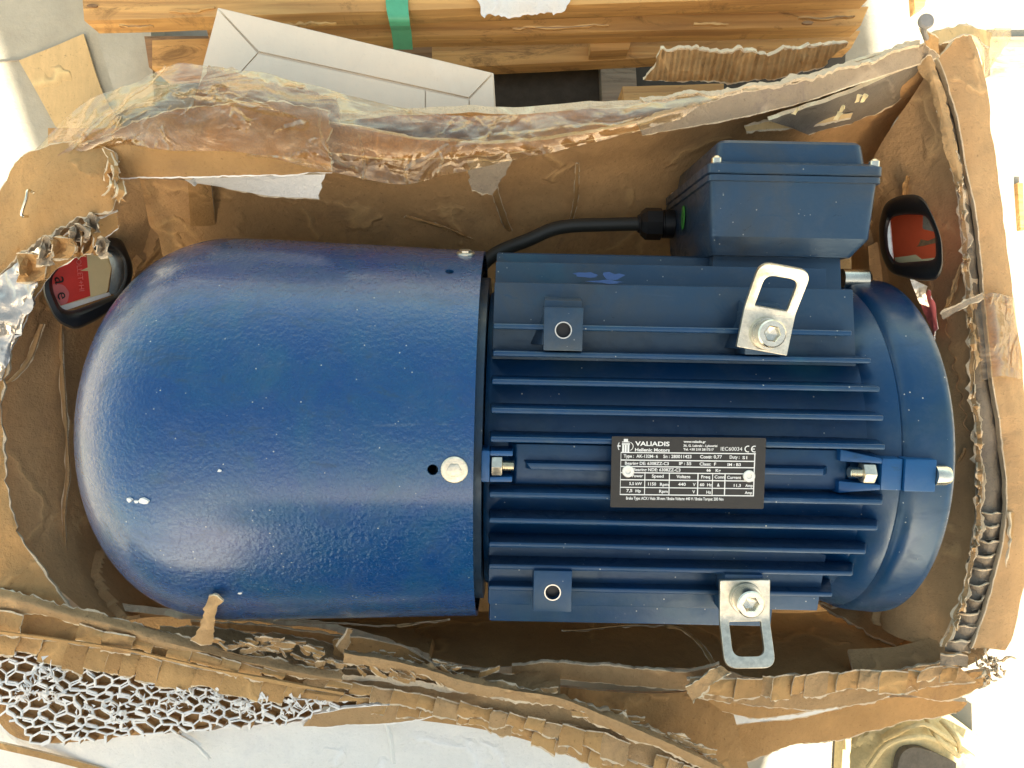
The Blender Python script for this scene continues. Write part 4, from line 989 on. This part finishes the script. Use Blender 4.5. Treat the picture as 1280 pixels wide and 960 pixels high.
# inner torn plies along the front wall
S('torn_ply', [[(238, 777, .205), (300, 779, .207), (380, 788, .207), (432, 796, .205)], [(240, 784, .203), (300, 787, .203), (380, 800, .203), (430, 812, .203)]], 50, 3, 'kraft', edge='edge', th=.001, crum=.002, cs=30, seed=150, rag=(.0015, .002, 0, 0))
S('torn_ply', [[(415, 800, .222), (440, 795, .224), (500, 808, .222), (545, 832, .218), (600, 836, .214)], [(416, 826, .222), (440, 824, .222), (500, 832, .218), (545, 838, .214), (600, 842, .210)]], 50, 5, 'kraft', edge='edge', th=.0014, crum=.003, cs=30, seed=151, rag=(.001, .002, .002, 0))
S('torn_ply', [[(420, 808, .236), (434, 790, .242), (438, 784, .240)], [(430, 818, .234), (440, 802, .238), (436, 786, .238)]], 14, 4, 'kraft_torn', th=.001, crum=.002, cs=40, seed=152, rag=(.001, .002, .001, .001))
S('pale_liner', [[(640, 832, .212), (700, 828, .214), (790, 834, .214), (860, 838, .216), (898, 828, .224)], [(640, 842, .206), (700, 850, .206), (790, 858, .206), (860, 862, .208), (906, 842, .216)]], 70, 6, 'kraft_torn', edge='edge', th=.002, crum=.002, cs=26, seed=153, rag=(.0015, .0015, 0, .004), label='pale torn lining along the middle of the front wall')
S('middle_board', [[(640, 852, .195), (740, 862, .195), (850, 866, .195), (905, 850, .2)], [(700, 950, .19), (780, 960, .19), (850, 970, .19), (940, 975, .19)]], 40, 16, 'kraft', th=.003, crum=.002, cs=20, seed=154)
S('torn_strip', [[(262, 746, .300), (270, 743, .302), (279, 748, .300)], [(256, 760, .292), (263, 760, .294), (270, 760, .292)], [(252, 782, .275), (259, 784, .277), (268, 782, .275)], [(240, 800, .252), (252, 806, .254), (266, 806, .252)]], 8, 22, 'kraft_torn', th=.0012, crum=.002, cs=50, seed=155, rag=(.003, .001, .002, .002), label='upright torn strip of card sticking up over the motor cowl')

# honeycomb core, torn open: cells with white lips
HP = [(-20, 806), (50, 820), (120, 836), (200, 850), (230, 858), (300, 866), (350, 872), (430, 868), (442, 876), (400, 892), (372, 904), (250, 914), (120, 926), (42, 934), (20, 905), (-20, 880)]
def inpoly(x, y, Q):
    c_ = False; j = len(Q) - 1
    for i in range(len(Q)):
        if (Q[i][1] > y) != (Q[j][1] > y) and x < (Q[j][0] - Q[i][0]) * (y - Q[i][1]) / (Q[j][1] - Q[i][1]) + Q[i][0]: c_ = not c_
        j = i
    return c_
S('honeycomb_backing', [[(-20, 800, .2345), (120, 828, .2345), (300, 860, .2345), (445, 866, .2345)], [(-20, 880, .2345), (42, 928, .2345), (250, 908, .2345), (445, 876, .2345)]], 50, 10, 'kraft', th=.003, crum=.001, seed=160)
cw, chh = 20.0, 10.6
def hv(i, j, k):                    # hexagon corners in px, jittered by place so that neighbours share them
    cx = i * cw + (cw / 2 if j % 2 else 0) - 20; cy = 800 + j * chh + (i * cw) * .13
    a = PI / 6 + PI / 3 * k
    x = cx + cw * .577 * math.cos(a); y = cy + chh * .667 * math.sin(a) * 1.0
    q = Vector((round(x, 1), round(y, 1), 0))
    return (x + 8.0 * noise.noise(q * .04) + 2.4 * noise.noise(q * .19 + Vector((5, 5, 5))), y + 7.0 * noise.noise(q * .045 + Vector((9, 0, 3))) + 1.6 * noise.noise(q * .21))
seen = set(); HV, HF, HI = [], [], []
for i in range(-1, 26):
    for j in range(-8, 17):
        for k in range(6):
            a, b_ = hv(i, j, k), hv(i, j, (k + 1) % 6)
            mx, my = (a[0] + b_[0]) / 2, (a[1] + b_[1]) / 2
            key = (round(mx / 1.5), round(my / 1.5))
            if key in seen or not inpoly(mx, my, HP): continue
            if any((key[0] + u, key[1] + v_) in seen for u in (-1, 0, 1) for v_ in (-1, 0, 1)): continue
            seen.add(key)
            zt = .2395 + .003 * noise.noise(Vector((mx * .03, my * .03, 2)))
            A, Bv = P(*a, zt + .002 * noise.noise(Vector((a[0], a[1], 0)) * .3)), P(*b_, zt + .002 * noise.noise(Vector((b_[0], b_[1], 0)) * .3))
            d = (Bv - A); n_ = Vector((-d.y, d.x, 0)).normalized() * (.00042 + .0003 * rnd.random())
            base = len(HV)
            for q, h in ((A, 0), (Bv, 0), (A, -.0012), (Bv, -.0012), (A, -.009), (Bv, -.009)):
                for s in (-1, 1): HV.append(tuple(q + n_ * s + Vector((0, 0, h))))
            f = lambda *t: tuple(base + q for q in t)
            HF += [f(0, 1, 3, 2), f(0, 2, 6, 4), f(1, 5, 7, 3), f(4, 6, 10, 8), f(5, 9, 11, 7), f(0, 4, 5, 1), f(4, 8, 9, 5), f(2, 3, 7, 6), f(6, 7, 11, 10)]
            HI += [0, 0, 0, 1, 1, 0, 1, 0, 1]
hc = mk('honeycomb_core', (HV, HF), M_['white_lip'], bx, world=True, smooth=None, extra=[M_['kraft']], idx=HI)
tag(hc, 'white lipped paper honeycomb laid bare in the lower left rim', kind='stuff')
# white paper tufts caught on it
tv = []
for cx_, cy_, r_, n__ in ((55, 842, 14, 26), (28, 866, 12, 18), (62, 870, 10, 18), (150, 892, 13, 22), (268, 868, 9, 22), (262, 884, 9, 16), (232, 868, 12, 14), (215, 878, 14, 12), (330, 880, 18, 18), (365, 884, 14, 14), (300, 888, 14, 12), (390, 876, 14, 12), (100, 880, 30, 16), (180, 870, 40, 16)):
    for i in range(n__):
        x = cx_ + rnd.gauss(0, r_ * .6); y = cy_ + rnd.gauss(0, r_ * .5); a = rnd.uniform(0, PI); L = rnd.uniform(2, 8)
        if not inpoly(x, y, HP): continue
        z = .2405 + rnd.uniform(0, .003)
        p0, p1 = P(x - L * math.cos(a), y - L * math.sin(a), z), P(x + L * math.cos(a), y + L * math.sin(a), z + rnd.uniform(-.003, .003))
        pm = (p0 + p1) / 2 + Vector((rnd.uniform(-.002, .002), rnd.uniform(-.002, .002), .0015)); pn = pm + Vector((rnd.uniform(-.002, .002), rnd.uniform(.0008, .0036), 0))
        tv.append(([tuple(p0), tuple(pm), tuple(p1), tuple(pn), tuple(pm - Vector((0, 0, .0006)))], [(0, 1, 2, 3), (0, 4, 1), (1, 4, 2), (2, 4, 3), (3, 4, 0)]))
tf = mk('paper_tuft', join(*tv), M_['white_lip'], bx, world=True, smooth=None)
tag(tf, 'white torn paper fibre clinging to the honeycomb', kind='stuff')

# white faced board at the bottom
S('white_faced_board', [[(-60, 862, .214), (0, 884, .216), (42, 930, .222), (130, 922, .228), (250, 914, .230), (372, 902, .230), (500, 898, .226), (570, 888, .222), (640, 902, .220), (720, 924, .218), (790, 946, .216), (850, 968, .214)],
    [(-60, 1010, .20), (100, 1010, .21), (300, 1010, .212), (500, 1010, .21), (700, 1010, .206), (860, 1010, .20)]], 120, 18, 'white_board', edge='white_lip', th=.004, crum=.0022, cs=16, seed=170, rag=(.0025, 0, 0, 0), label='white faced outer board below the honeycomb')
S('brown_fold', [[(-20, 924, .224), (40, 938, .228), (90, 950, .226), (150, 968, .222)], [(-20, 932, .224), (40, 946, .228), (90, 958, .226), (140, 975, .222)]], 24, 3, 'flute', th=.002, crum=.001, seed=171)
S('tan_lip', [[(390, 892, .236), (440, 884, .240), (500, 880, .240), (560, 884, .236)], [(380, 908, .230), (440, 908, .233), (510, 902, .233), (560, 890, .230)]], 40, 6, 'kraft_torn', edge='white_lip', th=.002, crum=.0015, seed=172, rag=(.001, .002, .002, .002))
for i, (cv) in enumerate(([(220, 918), (240, 930), (258, 948)], [(480, 905), (485, 925), (488, 955)])):
    S('board_crease', [[(x, y, .2325 - (.002 if i else 0)) for x, y in cv], [(x + 3, y, .2345 - (.002 if i else 0)) for x, y in cv], [(x + 7, y, .2325 - (.002 if i else 0)) for x, y in cv]], 16, 4, 'white_board', edge='white_board', th=.002, crum=.001, cs=60, seed=173 + i)

# ---- lower right: stacked torn plies
S('front_right_liner', [[(862, 850, .226), (960, 850, .226), (1040, 844, .226), (1120, 836, .226), (1190, 826, .226)], [(872, 872, .220), (960, 884, .220), (1010, 888, .220), (1080, 880, .222), (1160, 862, .224), (1220, 852, .224)]], 90, 8, 'kraft_torn', edge='edge', th=.002, crum=.003, cs=24, seed=180, rag=(.003, .003, .003, 0))
CE_ = [(860, 846), (930, 848), (1000, 843), (1080, 838), (1140, 838), (1190, 832)]
CF = [(860, 868), (930, 874), (1000, 868), (1080, 862), (1140, 858), (1190, 850)]
teeth(CE_, CF, 862, 1180, 12, 30, .2340, 9, tilt=.004, mats=('kraft_torn', 'flute', 'kraft'), skew=-3)
S('torn_roll', [[(858, 858, .238), (885, 838, .246), (898, 832, .244)], [(866, 880, .238), (900, 850, .248), (912, 842, .242)]], 24, 6, 'kraft_torn', th=.002, crum=.003, cs=40, seed=181, rag=(.002, .003, .002, .002))
S('front_right_ply', [[(880, 872, .214), (960, 878, .214), (1080, 868, .214), (1190, 845, .218), (1240, 838, .222)], [(905, 890, .208), (960, 900, .208), (1030, 884, .208), (1120, 866, .210), (1180, 876, .212), (1240, 856, .218)]], 80, 8, 'kraft', edge='edge', th=.003, crum=.0025, cs=22, seed=182, rag=(0, .002, 0, .002))
S('white_ply', [[(906, 880, .196), (1000, 880, .196), (1110, 862, .197)], [(912, 906, .192), (1000, 898, .192), (1112, 872, .195)]], 50, 4, 'white_board', edge='edge', th=.003, crum=.001, seed=183, rag=(0, .001, .002, 0), label='pale strip of lining between the lower right plies')
S('lower_flap', [[(846, 864, .186), (920, 890, .186), (1020, 890, .186), (1120, 872, .188), (1208, 878, .190)], [(850, 915, .176), (930, 925, .176), (1020, 915, .176), (1120, 895, .178), (1206, 884, .180)], [(850, 962, .170), (925, 958, .170), (990, 934, .170), (1060, 922, .172), (1130, 902, .174), (1200, 892, .176)]], 90, 14, 'kraft', edge='edge', th=.003, crum=.002, cs=20, seed=184, rag=(0, .0025, 0, .003), label='lowest front right flap of the box')
S('front_outer_wall', [[(640, 945, .19), (800, 960, .17), (900, 962, .168)], [(640, 1000, .0), (800, 900, .01), (900, 880, .01)]], 30, 10, 'kraft', th=.004, crum=.001, seed=185)

# ------------------------------------------------------------ behind the box
# white carton with mitred end flaps
wc = empty('white_carton', P(440, 130, 0.0))
tag(wc, 'plain white carton with mitred folds standing behind the taped rim', 'carton')
zc = .20
def quad(name, pts, mat, parent, th=.0012, zz=zc, bev=.0003):
    V = [tuple(P(x, y, zz + d)) for x, y, d in pts]; V += [(a, b_, c_ - th) for a, b_, c_ in V]; n = len(pts)
    F = [tuple(range(n)), tuple(range(n, 2 * n))[::-1]] + [(i, n + i, n + (i + 1) % n, (i + 1) % n) for i in range(n)]
    return mk(name, (V, F), M_[mat], parent, world=True, smooth=30)
W0, W1, W2, W3 = (272, 9), (617, 91), (621, 166), (244, 124)
wb = [P(x, y, zc - .0015) for x, y in (W0, W1, W2, W3)]
mk('carton_body', hexa([(v.x, v.y, 0.0) for v in wb][::-1], [tuple(v) for v in wb][::-1]), M_['white_carton'], wc, world=True, bevel=.001)
quad('end_flap', [(273.5, 10.5, .001), (615, 91.5, .001), (586, 121.5, .0004), (323.5, 63.8, .0004)], 'white_carton', wc)
quad('end_flap', [(272, 12, .0008), (321.5, 66, .0004), (300, 90, .0004), (253, 84, .0008)], 'white_carton', wc)
quad('end_flap', [(615.5, 94, .0008), (619, 164, .0008), (589, 160, .0004), (587, 124, .0004)], 'white_carton', wc)
quad('end_flap', [(322.5, 67.5, .0002), (531, 113, .0002), (531, 155, .0002), (290, 127, .0002), (301, 91, .0002)], 'white_carton', wc)
quad('end_flap', [(532.5, 113.4, .0002), (585.5, 124.6, .0002), (588, 160, .0002), (532.5, 155, .0002)], 'white_carton', wc)

# pallets with boards
def board(name, pts, z0, z1, mat, parent, bev=.0005, seed=1, sub=24):
    """pts: four px corners (clockwise from top left) at the height of the top face; ragged long edges"""
    a, b_, c_, d = [P(x, y, z1) for x, y in pts]
    V, F = [], []; n = sub
    for i in range(n + 1):
        t = i / n; p, q = a.lerp(b_, t), d.lerp(c_, t)
        e1 = .0005 * fn(p, 40, seed, 4); e2 = .0005 * fn(q, 40, seed + 5, 4)
        p = p + Vector((0, e1, 0)); q = q + Vector((0, e2, 0))
        for v in (p, q): V.append(tuple(v))
        for v in (q, p): V.append((v.x, v.y, z0))
    for i in range(n):
        for k in range(4): F.append((i * 4 + k, i * 4 + (k + 1) % 4, (i + 1) * 4 + (k + 1) % 4, (i + 1) * 4 + k))
    F.append((3, 2, 1, 0)); F.append((n * 4, n * 4 + 1, n * 4 + 2, n * 4 + 3))
    return mk(name, (V, F), M_[mat], parent, world=True, bevel=bev, smooth=40)
pa = empty('wooden_pallet', P(600, 20, 0))
tag(pa, 'orange-brown wooden pallet with splintered boards behind the box', 'pallet')
board('deck_board', [(96, -90), (1095, -110), (1090, -6), (105, 26)], .122, .145, 'wood', pa, seed=3)
board('deck_board', [(255, 24), (1086, 8), (1076, 32), (262, 52)], .080, .102, 'wood', pa, seed=4)
board('lower_deck_board', [(540, 56), (1076, 38), (1064, 60), (540, 86)], .040, .060, 'wood', pa, seed=15)
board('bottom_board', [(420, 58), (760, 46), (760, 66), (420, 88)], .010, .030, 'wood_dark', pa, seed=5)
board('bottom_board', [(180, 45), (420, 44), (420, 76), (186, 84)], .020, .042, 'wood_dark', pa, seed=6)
board('stringer_block', [(738, 40), (792, 40), (786, 62), (738, 64)], .061, .0795, 'wood', pa, seed=7, sub=4)
board('stringer_block', [(190, 50), (262, 48), (262, 82), (190, 86)], .043, .0795, 'wood', pa, seed=8, sub=4)
board('cross_board', [(750, 66), (794, 66), (800, 190), (756, 190)], .009, .028, 'wood_grey', pa, seed=9, sub=8)
# knots and splits
for x, y in ((115, 7), (1010, 28)):
    q = [P(x + 7 * math.cos(a), y + 2.2 * math.sin(a), .1462) for a in [k * PI / 6 for k in range(12)]]
    V = [tuple(v) for v in q] + [(v.x, v.y, .144) for v in q]
    mk('knot', (V, [tuple(range(12))[::-1], tuple(range(12, 24))] + [(i, (i + 1) % 12, 12 + (i + 1) % 12, 12 + i) for i in range(12)]), M_['wood_dark'], pa, world=True)
for i, (x, y, L) in enumerate(((210, 12, 60), (150, 32, 40), (330, 30, 90), (1000, 22, 70), (870, 30, 40), (640, 34, 120))):
    z = .1465
    S('splinter', [[(x, y, z), (x + L * .5, y - 1.5, z + .001), (x + L, y - L * .03, z)], [(x, y + 1.5, z), (x + L * .5, y + 2, z + .001), (x + L, y + 1 - L * .03, z)]], 14, 2, 'wood_dark' if i % 2 else 'wood', edge='wood', th=.003, crum=.001, cs=60, seed=300 + i, rag=(.002, .002, .002, .002), parent=pa)
sp_ = S('plastic_strap', [[(482, -60, .1475), (512, -60, .1475)], [(482, 0, .1478), (510, 0, .1478)], [(486, 26, .148), (512, 26, .148)], [(489, 38, .128), (514, 38, .128)], [(492, 62, .104), (516, 62, .104)]], 4, 40, 'strap_green', edge='strap_green', th=.0009, parent=pa)
tag(board('dark_gap_sheet', [(560, 40), (1060, 20), (1050, 190), (560, 190)], .002, .008, 'gap_shade_brown', None, seed=16), 'dark sheet standing in for the deep shade under the pallet and box rim', 'mat')  # added dark sheet, paints in the shaded gap below the boards
pb = tag(board('wood_offcut', [(778, 108), (905, 104), (905, 150), (782, 150)], .10, .135, 'wood', None, seed=11, sub=8), 'short orange wood offcut beside the torn corrugated scrap', 'offcut')
cs_ = S('corrugated_scrap', [[(826, 62, .20), (900, 64, .205), (980, 62, .205), (1060, 52, .20)], [(806, 102, .18), (880, 102, .185), (960, 98, .19), (1030, 84, .19)]], 70, 14, 'corr', edge='edge', th=.004, crum=.003, cs=18, seed=190, rag=(.004, .003, .003, .003))
cs_.parent = None; cs_.matrix_world = Matrix.Identity(4); cs_.data.transform(mat_of(bx)); tag(cs_, 'torn corrugated scrap wedged between the pallet and the box rim', 'cardboard scrap')
cr = [(810, 105), (828, 60), (812, 100)]
def free(o, label, cat, group=None):
    o.parent = None; o.data.transform(mat_of(bx)); return tag(o, label, cat, group)
free(S('paper_scrap', [[(588, -20, .1485), (650, -24, .150), (716, -20, .1485)], [(596, 0, .150), (650, 0, .153), (712, 0, .150)], [(608, 24, .149), (650, 17, .151), (702, 16, .149)]], 40, 12, 'white_board', edge='white_lip', th=.001, crum=.003, cs=40, seed=191, rag=(0, .004, .003, .003)), 'torn off-white paper scrap on the pallet board', 'paper')
free(S('card_sheet', [[(24, 76, .004), (104, 42, .004)], [(66, 152, .004), (130, 120, .004)], [(96, 210, .004), (168, 180, .004)]], 16, 16, 'sheet_card', edge='edge', th=.002, crum=.001, cs=12, seed=192), 'square yellowish card lying on the concrete at upper left', 'card')
# paving joint and second slab edge
for a, b_ in (((-40, 82), (26, 74)),):
    free(S('ground_crack', [[(-60, 84, .0025), (26, 74, .0025)], [(-60, 85.5, .0025), (26, 75.5, .0025)]], 10, 1, 'wood_grey', edge='wood_grey', th=.001), None, None)
    bpy.data.objects['ground_crack']['kind'] = 'structure'
# concrete slab piece under the pallet's left end
sl = free(S('concrete_slab', [[(96, -40, .03), (190, -40, .03)], [(112, 10, .03), (188, 10, .03)], [(150, 140, .03), (192, 130, .03)]], 10, 20, 'concrete', edge='concrete', th=.03, rag=(0, 0, .001, .001)), None, None)
sl['kind'] = 'structure'

# nail at the top right corner
na = empty('steel_nail', P(1156, 44, .272)); tag(na, 'bent grey nail standing at the upper right corner of the box', 'nail')
mk('shank', tube([P(1158, 48, .27), P(1155, 40, .285), P(1156, 32, .293)], .0016, 8), M_['nail'], na, world=True)
v, f = lathe([(0, .0045), (.0016, .0048), (.003, .004), (.0034, .0004)], 20, 'z'); c_ = P(1156, 28, .293)
mk('nail_head', ([(x + c_.x, y + c_.y, z + c_.z) for x, y, z in v], f), M_['nail'], na, world=True)

# things on the bright ground at the right
wbk = board('wood_block', [(1236, 46), (1330, 44), (1330, 92), (1238, 94)], .0, .008, 'wood_grey', None, seed=12, sub=6)
tag(wbk, 'weathered brown wood block on the bright ground at right edge', 'block')
wb2 = board('wood_chip', [(1142, -12), (1160, -12), (1156, 8), (1144, 16)], .0, .01, 'wood', None, seed=13, sub=4)
tag(wb2, 'small orange wood chip on the bright ground at the top', 'wood chip')
wb3 = board('wood_sliver', [(1272, 228), (1279, 228), (1281, 288), (1276, 288)], .0, .006, 'wood', None, seed=14, sub=4)
tag(wb3, 'thin wood sliver on the bright ground at far right', 'wood sliver')
free(S('plastic_film', [[(1200, 40, .23), (1262, 34, .20)], [(1226, 66, .22), (1252, 70, .18)], [(1232, 100, .2), (1240, 96, .17)]], 14, 14, 'tape', edge='tape', th=.0006, crum=.005, cs=30, seed=195), 'yellowish clear film hanging off the upper right corner', 'plastic film')

# cloth shoe at the bottom right
sh_ = empty('canvas_shoe', P(1130, 940, 0)); tag(sh_, 'pale yellow canvas shoe with loose laces at lower right', 'shoe')
S('shoe_upper', [[(1066, 916, .055), (1110, 898, .075), (1160, 894, .075), (1200, 908, .06), (1222, 930, .04)],
    [(1062, 945, .06), (1100, 925, .095), (1145, 915, .10), (1185, 925, .085), (1212, 950, .05)],
    [(1066, 985, .06), (1104, 965, .09), (1122, 935, .10), (1180, 948, .09), (1205, 975, .06)],
    [(1070, 1010, .05), (1100, 1010, .085), (1125, 1005, .09), (1170, 1005, .08), (1205, 1005, .05)]], 40, 30, 'cloth_yellow', edge='cloth_yellow', th=.004, crum=.005, cs=26, seed=196, parent=sh_)
S('shoe_collar', [[(1118, 966, .104), (1132, 938, .106), (1160, 938, .104), (1196, 954, .092)], [(1112, 1005, .1), (1132, 985, .1), (1165, 985, .1), (1196, 990, .09)]], 24, 12, 'cloth_grey', edge='cloth_grey', th=.006, crum=.003, cs=30, seed=197, parent=sh_)
S('sole', [[(1054, 925, .02), (1100, 890, .02), (1170, 886, .02), (1230, 925, .02)], [(1050, 1005, .02), (1110, 1005, .02), (1170, 1005, .02), (1232, 1005, .02)]], 24, 8, 'cloth_yellow', edge='cloth_yellow', th=.018, parent=sh_)
for i, L in enumerate(([(1104, 925, .098), (1150, 905, .108), (1180, 920, .104), (1216, 946, .07)], [(1158, 898, .09), (1172, 922, .108), (1198, 945, .096)], [(1085, 960, .09), (1110, 930, .108), (1150, 920, .112), (1184, 930, .1)], [(1176, 900, .085), (1195, 922, .095), (1200, 940, .09)])):
    mk('lace', tube([P(*q) for q in L], .0022, 8), M_['cloth_yellow'], sh_, world=True)
